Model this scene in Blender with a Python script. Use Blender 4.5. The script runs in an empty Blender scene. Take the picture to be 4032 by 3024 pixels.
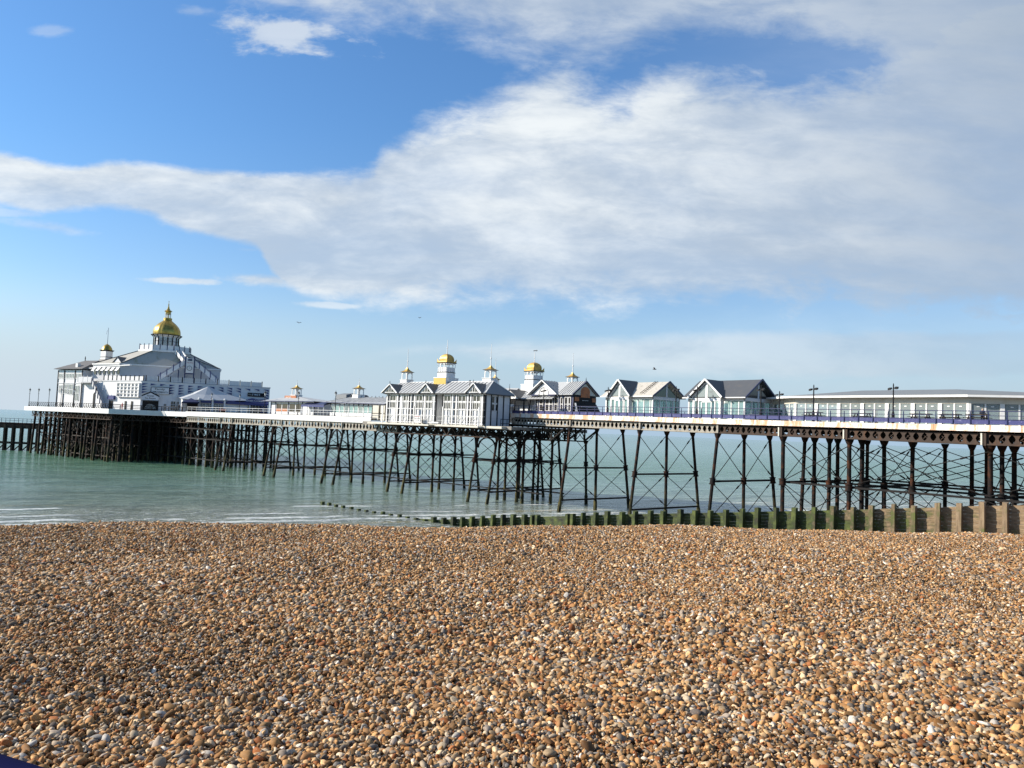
import bpy, math, random
import numpy as np
from mathutils import Vector, Matrix
R_=random.Random(7)
SC=bpy.context.scene
COL=SC.collection
# ---------------------------------------------------------------- helpers
class Frame:
    def __init__(s,o,ex):
        n=math.hypot(*ex); s.o=o; s.ex=(ex[0]/n,ex[1]/n); s.ey=(-s.ex[1],s.ex[0]); s.rz=math.atan2(s.ex[1],s.ex[0])
    def w(s,x,y,z=0): return Vector((s.o[0]+x*s.ex[0]+y*s.ey[0], s.o[1]+x*s.ex[1]+y*s.ey[1], z))
A=Frame((0,0),(.64,-.768))            # shoreward half of the pier: x towards the shore, y away from the beach
B=Frame((0,0),(.7625,-.6465))         # seaward half
P=Frame((-91.5,190.),(28.4,10.))      # pavilion, shore-facing front
S=Frame((-91.5,190.),(29.4,-15.))     # pavilion, beach-facing side
H=Frame((0,0),(1,0))
def tag(o,label=None,cat=None,group=None,kind=None):
    if label: o['label']=label
    if cat: o['category']=cat
    if group: o['group']=group
    if kind: o['kind']=kind
    return o
class Thing:
    def __init__(s,F,name,label,cat,base,group=None,kind=None):
        s.F=F; s.base=Vector(base)
        s.o=bpy.data.objects.new(name,None); COL.objects.link(s.o)
        s.o.empty_display_size=.3
        s.o.location=F.w(*base); s.o.rotation_euler=(0,0,F.rz)
        tag(s.o,label,cat,group,kind)
class MB:
    def __init__(s): s.v=[]; s.f=[]
    def poly(s,pts):
        n=len(s.v); s.v+= [tuple(p) for p in pts]; s.f.append(tuple(range(n,n+len(pts)))); return s
    def hexa(s,p):   # 8 points: bottom 4 ccw, top 4 ccw
        n=len(s.v); s.v+=[tuple(q) for q in p]
        for f in ((3,2,1,0),(4,5,6,7),(0,1,5,4),(1,2,6,5),(2,3,7,6),(3,0,4,7)): s.f.append(tuple(n+i for i in f))
        return s
    def box(s,x0,x1,y0,y1,z0,z1):
        if x0>x1:x0,x1=x1,x0
        if y0>y1:y0,y1=y1,y0
        if z0>z1:z0,z1=z1,z0
        return s.hexa([(x0,y0,z0),(x1,y0,z0),(x1,y1,z0),(x0,y1,z0),(x0,y0,z1),(x1,y0,z1),(x1,y1,z1),(x0,y1,z1)])
    def prism(s,pts,d):   # planar polygon extruded by vector d
        n=len(s.v); k=len(pts); d=Vector(d)
        s.v+=[tuple(p) for p in pts]+[tuple(Vector(p)+d) for p in pts]
        s.f.append(tuple(n+i for i in range(k))[::-1]); s.f.append(tuple(n+k+i for i in range(k)))
        for i in range(k):
            j=(i+1)%k; s.f.append((n+i,n+j,n+k+j,n+k+i))
        return s
    def xz(s,pts,y0,y1): return s.prism([(x,y0,z) for x,z in pts],(0,y1-y0,0))
    def yz(s,pts,x0,x1): return s.prism([(x0,y,z) for y,z in pts],(x1-x0,0,0))
    def xy(s,pts,z0,z1): return s.prism([(x,y,z0) for x,y in pts],(0,0,z1-z0))
    def bar(s,a,b,w,h=None,up=(0,0,1)):
        h=h or w; a=Vector(a);b=Vector(b);d=(b-a).normalized(); up=Vector(up)
        if abs(d.dot(up))>.98: up=Vector((0,1,0))
        r=d.cross(up).normalized(); t=r.cross(d).normalized()
        r=r*w/2;t=t*h/2
        return s.hexa([a-r-t,a+r-t,a+r+t,a-r+t,b-r-t,b+r-t,b+r+t,b-r+t])
    def tube(s,a,b,r0,r1=None,n=8,caps=True):
        r1=r0 if r1 is None else r1
        a=Vector(a);b=Vector(b);d=(b-a).normalized()
        up=Vector((0,0,1)) if abs(d.z)<.95 else Vector((1,0,0))
        e1=d.cross(up).normalized(); e2=d.cross(e1).normalized(); k=len(s.v)
        for c,r in ((a,r0),(b,r1)):
            for i in range(n):
                t=2*math.pi*i/n; s.v.append(tuple(c+e1*r*math.cos(t)+e2*r*math.sin(t)))
        for i in range(n):
            j=(i+1)%n; s.f.append((k+i,k+n+i,k+n+j,k+j))
        if caps: s.f.append(tuple(k+i for i in range(n))); s.f.append(tuple(k+n+i for i in range(n))[::-1])
        return s
    def path(s,pts,r,n=6):
        for a,b in zip(pts[:-1],pts[1:]): s.tube(a,b,r,r,n)
        return s
    def lathe(s,c,prof,n=16,ph=0.,sq=0):   # prof [(r,z)]
        k=len(s.v); m=len(prof)
        for r,z in prof:
            for i in range(n):
                t=2*math.pi*i/n+ph; q=1.
                if sq: q=1/max(abs(math.cos(t)),abs(math.sin(t)))
                s.v.append((c[0]+r*q*math.cos(t),c[1]+r*q*math.sin(t),c[2]+z))
        for j in range(m-1):
            for i in range(n):
                i2=(i+1)%n; s.f.append((k+j*n+i,k+j*n+i2,k+(j+1)*n+i2,k+(j+1)*n+i))
        s.f.append(tuple(k+i for i in range(n))[::-1]); s.f.append(tuple(k+(m-1)*n+i for i in range(n)))
        return s
    def grid(s,x0,x1,y,z0,z1,nx,nz,w,d=.04):    # bars of a lattice/window in an xz plane
        for i in range(nx+1):
            x=x0+(x1-x0)*i/nx; s.box(x-w/2,x+w/2,y-d,y,z0,z1)
        for j in range(nz+1):
            z=z0+(z1-z0)*j/nz; s.box(x0+w/2+.002,x1-w/2-.002,y-d+.004,y-.004,z-w/2,z+w/2)
        return s
    def build(s,name,mat,th,parent=None,smooth=False,kind=None,label=None):
        me=bpy.data.meshes.new(name)
        b=th.base if th else Vector((0,0,0))
        me.from_pydata([(x-b[0],y-b[1],z-b[2]) for x,y,z in s.v],[],s.f)
        if smooth:
            me.polygons.foreach_set('use_smooth',[True]*len(me.polygons))
        me.materials.append(mat); me.update()
        o=bpy.data.objects.new(name,me); COL.objects.link(o)
        if th: o.parent=parent or th.o
        if kind: o['kind']=kind
        if label: o['label']=label
        if smooth:
            try: me.set_sharp_from_angle(angle=math.radians(40))
            except Exception: pass
        return o
def copy_tree(o,parent=None):
    c=o.copy(); COL.objects.link(c)
    if parent is not None: c.parent=parent
    for ch in o.children: copy_tree(ch,c)
    return c
def place(proto,F,x,y,z,label,rz=0,sc=None):
    c=copy_tree(proto); c.location=F.w(x,y,z); c.rotation_euler=(0,0,F.rz+rz); c['label']=label
    if sc: c.scale=(sc,sc,sc)
    return c
def text_part(th,txt,x0,x1,zc,y,h,mat,parent=None,name='lettering',rot=None):
    cu=bpy.data.curves.new('txt','FONT'); cu.body=txt; cu.extrude=.01; cu.offset=.004; cu.resolution_u=2
    ob=bpy.data.objects.new('txt',cu); COL.objects.link(ob); bpy.context.view_layer.update()
    me=bpy.data.meshes.new_from_object(ob.evaluated_get(bpy.context.evaluated_depsgraph_get()))
    bpy.data.objects.remove(ob); bpy.data.curves.remove(cu)
    n=len(me.vertices); co=np.zeros(n*3); me.vertices.foreach_get('co',co); co=co.reshape(-1,3)
    mn=co.min(0); mx=co.max(0); out=np.zeros_like(co)
    fx=(co[:,0]-mn[0])/(mx[0]-mn[0]); fz=(co[:,1]-mn[1])/(mx[1]-mn[1])
    if rot: # letters on a plane x=const running along y
        out[:,1]=x0+fx*(x1-x0); out[:,0]=y-(co[:,2]); 
        out[:,0]=y+(co[:,2]-mn[2])
    else:
        out[:,0]=x0+fx*(x1-x0); out[:,1]=y-(co[:,2]-mn[2])
    out[:,2]=zc-h/2+fz*h
    out-=np.array(th.base)
    me.vertices.foreach_set('co',out.ravel()); me.materials.clear(); me.materials.append(mat); me.update()
    o=bpy.data.objects.new(name,me); COL.objects.link(o); o.parent=parent or th.o
    return o
# ---------------------------------------------------------------- materials
class NT:
    def __init__(s,t): s.t=t; t.nodes.clear()
    def n(s,ty,**k):
        nd=s.t.nodes.new(ty)
        for a,v in k.items(): setattr(nd,a,v)
        return nd
    def l(s,a,b): s.t.links.new(a,b)
    def inp(s,sock,v):
        if v is None: return
        if isinstance(v,bpy.types.NodeSocket): s.l(v,sock)
        else: sock.default_value=v
    def m(s,op,a,b=None,c=None,clamp=False):
        nd=s.n('ShaderNodeMath',operation=op,use_clamp=clamp)
        for i,v in enumerate((a,b,c)): s.inp(nd.inputs[i],v)
        return nd.outputs[0]
    def mix(s,f,a,b,bt='MIX'):
        nd=s.n('ShaderNodeMix',data_type='RGBA',blend_type=bt)
        s.inp(nd.inputs[0],f)
        for i,v in ((6,a),(7,b)):
            if not isinstance(v,bpy.types.NodeSocket): v=(*v[:3],1)
            s.inp(nd.inputs[i],v)
        return nd.outputs[2]
    def noise(s,vec,sc,det=4,rough=.55,dist=0,dim='3D'):
        nd=s.n('ShaderNodeTexNoise',noise_dimensions=dim); s.inp(nd.inputs['Vector'],vec)
        nd.inputs['Scale'].default_value=sc; nd.inputs['Detail'].default_value=det; nd.inputs['Roughness'].default_value=rough; nd.inputs['Distortion'].default_value=dist
        return nd.outputs[0]
    def ramp(s,f,stops,interp='LINEAR'):
        nd=s.n('ShaderNodeValToRGB'); cr=nd.color_ramp; cr.interpolation=interp
        while len(cr.elements)<len(stops): cr.elements.new(.5)
        for e,(p,c) in zip(cr.elements,stops):
            e.position=p; e.color=(*c,1) if isinstance(c,tuple) else (c,c,c,1)
        s.l(f,nd.inputs[0]); return nd.outputs[0]
    def ss(s,x,a,b):
        nd=s.n('ShaderNodeMapRange',interpolation_type='SMOOTHSTEP')
        s.inp(nd.inputs[0],x); s.inp(nd.inputs[1],a); s.inp(nd.inputs[2],b); nd.inputs[3].default_value=0; nd.inputs[4].default_value=1
        return nd.outputs[0]
    def vec(s,v,scale=(1,1,1),rot=(0,0,0),loc=(0,0,0)):
        nd=s.n('ShaderNodeMapping'); s.l(v,nd.inputs[0]); nd.inputs['Scale'].default_value=scale; nd.inputs['Rotation'].default_value=rot; nd.inputs['Location'].default_value=loc
        return nd.outputs[0]
def newmat(name):
    m=bpy.data.materials.new(name); m.use_nodes=True; t=NT(m.node_tree)
    out=t.n('ShaderNodeOutputMaterial'); b=t.n('ShaderNodeBsdfPrincipled'); t.l(b.outputs[0],out.inputs[0])
    return m,t,b,out
def paint(name,c,rough=.55,dirt=.25,dc=(.25,.2,.14),scale=1.2,metal=0,streak=True,amt=None,bump=0):
    c=tuple(x*(.76 if x>.3 else .82) for x in c); dc=tuple(x*.85 for x in dc)
    m,t,b,o=newmat(name)
    g=t.n('ShaderNodeNewGeometry').outputs['Position']
    v=t.vec(g,(1,1,.28) if streak else (1,1,1))
    n1=t.noise(v,scale,5,.62); n2=t.noise(g,scale*7,3)
    f=t.m('MULTIPLY',t.ss(n1,.48,.78),dirt*1.6,clamp=True)
    col=t.mix(f,c,dc)
    col=t.mix(t.m('MULTIPLY',n2,.22 if min(c)<.55 else .08),col,tuple(x*.72 for x in c))
    t.l(col,b.inputs['Base Color']); b.inputs['Roughness'].default_value=rough; b.inputs['Metallic'].default_value=metal
    if max(c)<.05: b.inputs['Specular IOR Level'].default_value=.2
    if bump:
        bp=t.n('ShaderNodeBump'); bp.inputs['Strength'].default_value=bump; bp.inputs['Distance'].default_value=.05
        t.l(n2,bp.inputs['Height']); t.l(bp.outputs[0],b.inputs['Normal'])
    return m
M={}
M['white']=paint('white_paint',(.84,.83,.80),dirt=.2,dc=(.5,.46,.38))
M['white2']=paint('white_boards',(.80,.80,.79),dirt=.2,dc=(.42,.4,.36))
M['greywall']=paint('pale_render',(.70,.70,.70),dirt=.3,dc=(.36,.36,.35),scale=.5)
M['cream']=paint('cream_paint',(.66,.62,.52),dirt=.35,dc=(.4,.33,.22))
M['navy']=paint('navy_paint',(.018,.025,.09),rough=.45,dirt=.1,dc=(.1,.09,.08))
M['blue']=paint('blue_paint',(.022,.032,.16),rough=.45,dirt=.15,dc=(.12,.12,.2))
M['black']=paint('black_paint',(.012,.012,.014),rough=.6,dirt=.2,dc=(.05,.045,.04))
M['iron']=paint('dark_iron',(.010,.009,.009),rough=.75,dirt=.4,dc=(.035,.018,.010),scale=.8,bump=.3)
M['roof']=paint('pale_metal_roof',(.47,.48,.48),rough=.5,dirt=.3,dc=(.25,.24,.22),scale=.7)
M['roofdark']=paint('slate_roof',(.075,.08,.09),rough=.6,dirt=.35,dc=(.12,.11,.10),scale=1.5)
M['roofbrown']=paint('lead_roof',(.12,.115,.11),rough=.6,dirt=.4,dc=(.2,.15,.1),scale=1.5)
M['rooflichen']=paint('lichen_roof',(.55,.51,.44),rough=.8,dirt=.6,dc=(.25,.23,.18),scale=2.5,streak=False)
M['roofmoss']=paint('stained_roof',(.44,.42,.37),rough=.75,dirt=.6,dc=(.2,.21,.12),scale=.5)
M['flat_roof']=paint('grey_roof_felt',(.20,.215,.225),rough=.7,dirt=.2,dc=(.28,.28,.27),scale=.4)
M['rust']=paint('rusty_iron',(.035,.020,.015),rough=.8,dirt=.7,dc=(.13,.055,.025),scale=1.2,bump=.3)
M['deck']=paint('deck_boards',(.24,.22,.19),rough=.8,dirt=.3)
M['red']=paint('red_paint',(.5,.03,.02),dirt=.1)
M['orange']=paint('orange_sign',(.5,.14,.03),dirt=.75,dc=(.12,.03,.02),scale=1.6,streak=False)
M['gilt_yellow']=paint('yellow_boards',(.62,.42,.05),dirt=.2,dc=(.4,.25,.04))
M['wood']=paint('dark_timber',(.025,.018,.014),rough=.8,dirt=.3)
M['tent']=paint('tent_fabric',(.52,.54,.56),rough=.6,dirt=.5,dc=(.3,.33,.37),scale=.5,streak=False)
M['skin']=paint('skin',(.45,.28,.2),dirt=0)
M['cloth']=paint('dark_clothes',(.02,.025,.04),dirt=.1)
M['gull']=paint('gull_feathers',(.16,.16,.17),dirt=.1)
M['lampglass']=paint('lantern_glass',(.6,.62,.62),rough=.2,dirt=.1)
def gold(name,c,rough,metal):
    m,t,b,o=newmat(name); g=t.n('ShaderNodeNewGeometry').outputs['Position']
    n=t.noise(g,1.6,6,.7); col=t.mix(t.ss(n,.42,.75),c,tuple(x*.45 for x in c)); t.l(col,b.inputs['Base Color'])
    t.l(t.m('ADD',rough,t.m('MULTIPLY',n,.18)),b.inputs['Roughness']); b.inputs['Metallic'].default_value=metal; return m
M['gold']=gold('gold_leaf',(.44,.30,.07),.25,.85)
M['goldpaint']=gold('gold_paint',(.47,.29,.06),.40,.35)
def glass(name,tint,alpha,rough=.06):
    m,t,b,o=newmat(name); b.inputs['Base Color'].default_value=(*tint,1); b.inputs['Roughness'].default_value=rough
    b.inputs['IOR'].default_value=1.6
    tr=t.n('ShaderNodeBsdfTransparent'); tr.inputs[0].default_value=(.86,.95,.94,1)
    mx=t.n('ShaderNodeMixShader'); mx.inputs[0].default_value=alpha
    t.l(tr.outputs[0],mx.inputs[1]); t.l(b.outputs[0],mx.inputs[2]); t.l(mx.outputs[0],o.inputs[0]); return m
M['shadewall']=paint('shade_render',(.56,.57,.58),rough=.7,dirt=.3,dc=(.36,.36,.35),scale=.5)  # greyer wall tone, shade of the upper storey put into the colour
M['glass_dark']=glass('window_glass_dark',(.03,.026,.022),1.,.12)
M['glass_gable']=glass('gable_glass',(.26,.29,.29),.75,.1)
M['railblue']=paint('rail_blue',(.006,.008,.045),rough=.8,dirt=0)
for _n in M['railblue'].node_tree.nodes:
    if _n.type=='BSDF_PRINCIPLED': _n.inputs['Specular IOR Level'].default_value=.02
M['glass_clear']=glass('window_glass_clear',(.30,.42,.42),.34,.05)
M['glass_cafe']=glass('window_glass_cafe',(.30,.33,.33),.45,.08)  # pale grey base stands in for sky reflected in the panes
M['blind']=paint('window_blind',(.70,.80,.86),rough=.35,dirt=.2,dc=(.3,.36,.4))
# weathered cream girder with rust, fascia with rust stains
def fascia_mat():
    m,t,b,o=newmat('white_fascia_rusty'); g=t.n('ShaderNodeNewGeometry').outputs['Position']
    r=A.rz; v=t.vec(g,(1,1,1),(0,0,-r))
    w=t.n('ShaderNodeSeparateXYZ'); t.l(v,w.inputs[0])
    st=t.n('ShaderNodeCombineXYZ'); t.l(w.outputs[0],st.inputs[0]); t.l(t.m('MULTIPLY',w.outputs[2],.12),st.inputs[2])
    n=t.noise(st.outputs[0],1.3,7,.75); n2=t.noise(g,4,4)
    f=t.ss(t.m('ADD',n,t.m('MULTIPLY',t.m('SUBTRACT',n2,.5),.12)),.455,.575)
    col=t.mix(t.m('MULTIPLY',f,.8),(.64,.61,.55),(.46,.18,.035))
    t.l(col,b.inputs['Base Color']); b.inputs['Roughness'].default_value=.5; return m
M['fascia']=fascia_mat()
M['girder']=paint('cream_girder',(.34,.31,.235),rough=.7,dirt=.75,dc=(.11,.075,.045),scale=1.6)
M['girderdark']=paint('rusty_brown_girder',(.060,.043,.034),rough=.8,dirt=.7,dc=(.11,.055,.03),scale=1.6,bump=.3)
def pile_mat():
    m,t,b,o=newmat('pile_iron'); g=t.n('ShaderNodeNewGeometry').outputs['Position']
    z=t.n('ShaderNodeSeparateXYZ'); t.l(g,z.inputs[0])
    n=t.noise(g,1.3,5,.65); n2=t.noise(t.vec(g,(1,1,.25)),3,4)
    low=t.ss(t.m('ADD',z.outputs[2],t.m('MULTIPLY',n,2.5)),-5.2,-8.0)
    c1=t.mix(t.ss(n,.46,.70),(.009,.008,.008),(.062,.023,.010))
    c2=t.mix(t.ss(n2,.42,.66),(.014,.015,.009),(.095,.082,.030))
    t.l(t.mix(low,c1,c2),b.inputs['Base Color']); b.inputs['Roughness'].default_value=.8; b.inputs['Specular IOR Level'].default_value=.15; return m
M['pile']=pile_mat()
def groyne_mat(name,post=False):
    m,t,b,o=newmat(name); g=t.n('ShaderNodeNewGeometry').outputs['Position']
    xyz=t.n('ShaderNodeSeparateXYZ'); t.l(g,xyz.inputs[0])
    al=t.m('ADD',t.m('MULTIPLY',xyz.outputs[0],.753),t.m('MULTIPLY',xyz.outputs[1],-.658))  # coordinate along the groyne
    cb=t.n('ShaderNodeCombineXYZ'); t.l(al,cb.inputs[0]); t.l(xyz.outputs[2],cb.inputs[2])
    st=t.vec(cb.outputs[0],(.12 if post else .6,1,.6 if post else 3.5)) if not post else t.vec(g,(3,3,.35))
    n=t.noise(st,2.2,7,.7); n3=t.noise(g,1.1,5,.65); n4=t.noise(g,14,3)
    wood=t.ramp(n,[(.25,(.06,.036,.018)),(.5,(.25,.17,.095)),(.72,(.40,.295,.18))])
    green=t.ramp(n3,[(.34,(.010,.014,.005)),(.5,(.040,.058,.010)),(.66,(.10,.125,.022))])
    # algae: grows with distance seaward and towards the foot of the wall
    k=t.m('ADD',t.m('ADD',t.m('ADD',t.m('MULTIPLY',al,-.075),t.m('MULTIPLY',t.m('ADD',xyz.outputs[2],7),-.22)),t.m('MULTIPLY',t.m('SUBTRACT',n3,.5),4.2)),-.72)
    f=t.ss(k,-.55,.75)
    col=t.mix(f,wood,green); col=t.mix(t.m('MULTIPLY',n4,.35),col,(.03,.025,.018))
    t.l(col,b.inputs['Base Color']); b.inputs['Roughness'].default_value=.85
    bp=t.n('ShaderNodeBump'); bp.inputs['Strength'].default_value=.6; bp.inputs['Distance'].default_value=.05; t.l(n,bp.inputs['Height']); t.l(bp.outputs[0],b.inputs['Normal'])
    return m
M['groyne']=groyne_mat('groyne_planks'); M['gpost']=groyne_mat('groyne_posts',True)
def relief_mesh_panel():
    m,t,b,o=newmat('blue_mesh_panel'); g=t.n('ShaderNodeNewGeometry').outputs['Position']
    n=t.noise(g,2.2,6,.75)
    col=t.mix(t.ss(n,.56,.74),(.020,.024,.13),(.20,.20,.34)); t.l(col,b.inputs['Base Color'])
    tr=t.n('ShaderNodeBsdfTransparent'); mx=t.n('ShaderNodeMixShader'); mx.inputs[0].default_value=.86
    t.l(tr.outputs[0],mx.inputs[1]); t.l(b.outputs[0],mx.inputs[2]); t.l(mx.outputs[0],o.inputs[0]); return m
M['mesh']=relief_mesh_panel()
SUN_E=5.0; SKY_S=.06; EXPO=0.82
CL_D=(4.9,5.75,6.8); CL_W=(8.5,8.95,9.2); CL_R=(3.7,4.55,5.7); SKY_HI=(.78,1.24,1.74); SKY_LO=(1.08,1.27,1.6); HZC=(6.4,7.2,7.9); HZR=(3.9,5.5,7.3)
# ================================================================ pier structure
def zdA(x): return 2.10+max(0,(-x-38))*.0085
def zgA(x): return .34+max(0,(-x-22))*.0073
def web(mb,x0,x1,y,zb,zt,n,th=.05,x_pattern=False):
    """riveted web plate with a row of pointed oval holes; zb/zt functions of x"""
    for i in range(n):
        a=x0+(x1-x0)*i/n; c=x0+(x1-x0)*(i+1)/n; w=c-a; mid=(a+c)/2
        b0=zb(mid);t0=zt(mid);h=t0-b0
        outer=[];inner=[]
        loz=[(0,-.44),(.24,-.24),(.36,0),(.24,.24),(0,.44),(-.24,.24),(-.36,0),(-.24,-.24)]
        out=[(0,-.5),(.5,-.5),(.5,0),(.5,.5),(0,.5),(-.5,.5),(-.5,0),(-.5,-.5)]
        for k in range(8):
            inner.append((mid+loz[k][0]*w,b0+h*(.5+loz[k][1])))
            ox=mid+out[k][0]*w
            oz=(zb(ox)+ (zt(ox)-zb(ox))*(.5+out[k][1]))
            outer.append((ox,oz))
        for k in range(8):
            j=(k+1)%8
            mb.prism([(outer[k][0],y,outer[k][1]),(outer[j][0],y,outer[j][1]),(inner[j][0],y,inner[j][1]),(inner[k][0],y,inner[k][1])],(0,th,0))
def slab(mb,x0,x1,y0,y1,z0a,z1a,z0b,z1b):
    return mb.hexa([(x0,y0,z0a),(x1,y0,z0b),(x1,y1,z0b),(x0,y1,z0a),(x0,y0,z1a),(x1,y0,z1b),(x1,y1,z1b),(x0,y1,z1a)])
def pile(th,foot,top,r=.2,zc=-4.95,collar=True,mat='pile',name='pile',sleeve=True):
    m=MB(); f=Vector(foot);t=Vector(top)
    m.tube(f,t,r*1.02,r*.95,10)
    L=t-f
    def at(z): return f+L*((z-f.z)/(t.z-f.z))
    d=L.normalized()
    if collar:
        a=at(t.z-.55); m.tube(a,a+d*.25,r*1.05,r*1.6,10); m.tube(a+d*.25,t,r*1.6,r*2.1,10)
        for zz in (zc,):
            c=at(zz); m.tube(c-d*.28,c+d*.28,r*1.6,r*1.6,10); m.tube(c-d*.36,c-d*.28,r*2.,r*2.,10); m.tube(c+d*.28,c+d*.36,r*2.,r*2.,10)
    if sleeve:
        c=at(-9.6); m.tube(f,c,r*1.4,r*1.3,10)
    return m.build(name,M[mat],th,smooth=True)
def cross(th,a0,a1,b0,b1,r=.045,name='cross_brace'):
    m=MB(); m.tube(a0,b1,r,r,5); m.tube(a1,b0,r,r,5)
    c=(Vector(a0)+Vector(b1)+Vector(a1)+Vector(b0))/4
    for p,q in ((a0,b1),(a1,b0)):
        p=Vector(p);q=Vector(q);k=p+(q-p)*.84; m.tube(k-(q-p).normalized()*.28,k+(q-p).normalized()*.28,r*2,r*2,6)
    return m.build(name,M['iron'],th)
def bent(th,x,ys,yf,z0,zt,levels,r=.2,zc=-4.95,horiz=True,braces=True):
    """transverse row of piles: ys tops, yf feet"""
    for yt,yb in zip(ys,yf): pile(th,(x,yb,z0),(x,yt,zt),r,zc)
    def py(k,z): return ys[k]+(yf[k]-ys[k])*((zt-z)/(zt-z0))
    if horiz:
        for z in levels[1:]:
            if z<-10.5: continue
            m=MB(); m.box(x-.09,x+.09,py(0,z),py(len(ys)-1,z),z-.11,z+.11); m.build('horizontal_brace',M['iron'],th)
    if braces:
        for k in range(len(ys)-1):
            for a,b in zip(levels[:-1],levels[1:]):
                cross(th,(x-.12,py(k,a),a-.1),(x+.12,py(k,b),b+.2),(x-.12,py(k+1,a),a-.1),(x+.12,py(k+1,b),b+.2))
# ---- shoreward half
T1=Thing(A,'pier','high shoreward half of the iron pier, cream pierced girder and rust-stained white deck edge','pier',(-90.6,75.4,-12))
def mkdeck():
    m=MB(); xs=[-92,-77.5,-64.8,-53,-45,-37.8,-25.3,-10]
    for a,b in zip(xs[:-1],xs[1:]):
        y1=88 if b<-52 else 103
        slab(m,a,b,75.5,y1,zdA(a)-.45,zdA(a),zdA(b)-.45,zdA(b))
    m.build('deck',M['deck'],T1)
    x=-90.6; i=0
    m=MB(); j=MB()
    while x<-12:
        b=min(x+2.35,-12)
        slab(m,x+.012,b-.012,75.32,75.5,zdA(x)-.50,zdA(x)+.02,zdA(b)-.50,zdA(b)+.02)
        slab(j,b-.03,b+.03,75.30,75.49,zdA(b)-.60,zdA(b)-.02,zdA(b)-.60,zdA(b)-.02)
        x=b
    m.build('fascia',M['fascia'],T1)
    m=MB()
    xs=[-90.6,-53,-12]
    for a,b in zip(xs[:-1],xs[1:]): slab(m,a,b,75.16,75.5,zdA(a)-.585,zdA(a)-.505,zdA(b)-.585,zdA(b)-.505)
    m.build('drip_board',M['fascia'],T1)
mkdeck()
segs=[(-90.6,-77.5,18,0),(-77.5,-64.8,17,0),(-64.8,-53.1,16,0),(-53.1,-45,11,1),(-45,-37.8,10,1),(-37.8,-25.3,16,1),(-25.3,-12,17,1)]
for a,b,n,dk in segs:
    mt=M['girderdark'] if dk else M['girder']
    m=MB(); web(m,a+.14,b-.14,75.62,lambda x:zgA(x)+.1,lambda x:zdA(x)-.72,n)
    slab(m,a+.02,b-.02,75.46,75.86,zgA(a),zgA(a)+.11,zgA(b),zgA(b)+.11)
    slab(m,a+.02,b-.02,75.6,75.86,zdA(a)-.78,zdA(a)-.70,zdA(b)-.78,zdA(b)-.70)
    if dk:
        for i in range(n):   # crossed straps behind the holes
            x0=a+(b-a)*i/n; x1=a+(b-a)*(i+1)/n
            if i%2: m.bar((x0,75.75,zgA(x0)+.15),(x1,75.75,zdA(x1)-.8),.05); m.bar((x1,75.8,zgA(x1)+.15),(x0,75.8,zdA(x0)-.8),.05)
    m.build('girder',mt,T1)
    m=MB(); m.box(b-.12,b+.12,75.40,75.9,zgA(b)-.05,zdA(b)-.68)
    m.build('girder_joint',mt,T1)
    if b in (-45,-37.8,-25.3):
        m=MB(); m.box(b-.30,b-.16,75.30,75.38,zgA(b)+.0,zdA(b)-.7); m.build('downpipe',M['cream'],T1)
    # rear girders
    for k,y in enumerate((80.9,86.4)):
        m=MB(); web(m,a,b,y,lambda x:zgA(x)+.1,lambda x:zdA(x)-.5,max(4,n//2)); slab(m,a,b,y-.15,y+.15,zgA(a),zgA(a)+.11,zgA(b),zgA(b)+.11)
        m.build('inner_girder',M['iron'],T1)
m=MB()
x=-90
while x<-12: m.box(x-.06,x+.06,75.9,88 if x<-52 else 102.8,zgA(x)+.5,zdA(x)-.46); x+=2.1
m.build('cross_beam',M['iron'],T1)
# tapered lattice bracket under the seaward end
Lv=[.15,-4.95,-9.4,-12]
for x,z0 in ((-77.5,-12.),(-64.8,-12.),(-53.1,-12.)):
    bent(T1,x,(75.55,80.9,86.4),(73.75,81.1,88.5),z0,zgA(x),[zgA(x)-.5,-4.95,-9.4])
for x,ys,yf in ((-45.,(75.9,82.5,87.8,94),(76.,82.5,87.9,94)),(-37.8,(76.1,83.8,91.,99.9),(76.2,84,90.3,100)),(-25.3,(76.8,82.9,90.,97),(76.9,82.9,89,97)),(-14.5,(76.5,84,91,98),(76.5,84,91,98))):
    bent(T1,x,ys,yf,-12.,zgA(x),[zgA(x)-.5,-4.4,-9.0],r=.22,zc=-4.4)
# extra columns under the cafe platform, all braced along the pier
ex=[(-45,80.4,-1),(-41.5,79.2,0),(-33.5,80.5,0),(-37.8,78.8,0),(-30,86,0),(-25.3,79.7,0),(-20,83.,0),(-31,93.,0),(-43,91,0)]
for x,y,rk in ex: pile(T1,(x,y+rk*.8,-12),(x,y,zgA(x)),.2,-4.4)
for (x0,x1) in ((-45,-37.8),(-37.8,-25.3),(-25.3,-14.5)):
    for y in (76.3,83.4,91.,98):
        cross(T1,(x0,y,zgA(x0)-.6),(x0,y,-4.2),(x1,y,zgA(x1)-.6),(x1,y,-4.2))
        cross(T1,(x0,y,-4.6),(x0,y,-9),(x1,y,-4.6),(x1,y,-9))
        m=MB(); m.box(x0,x1,y-.09,y+.09,-4.5,-4.3); m.build('horizontal_brace',M['iron'],T1)
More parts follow.
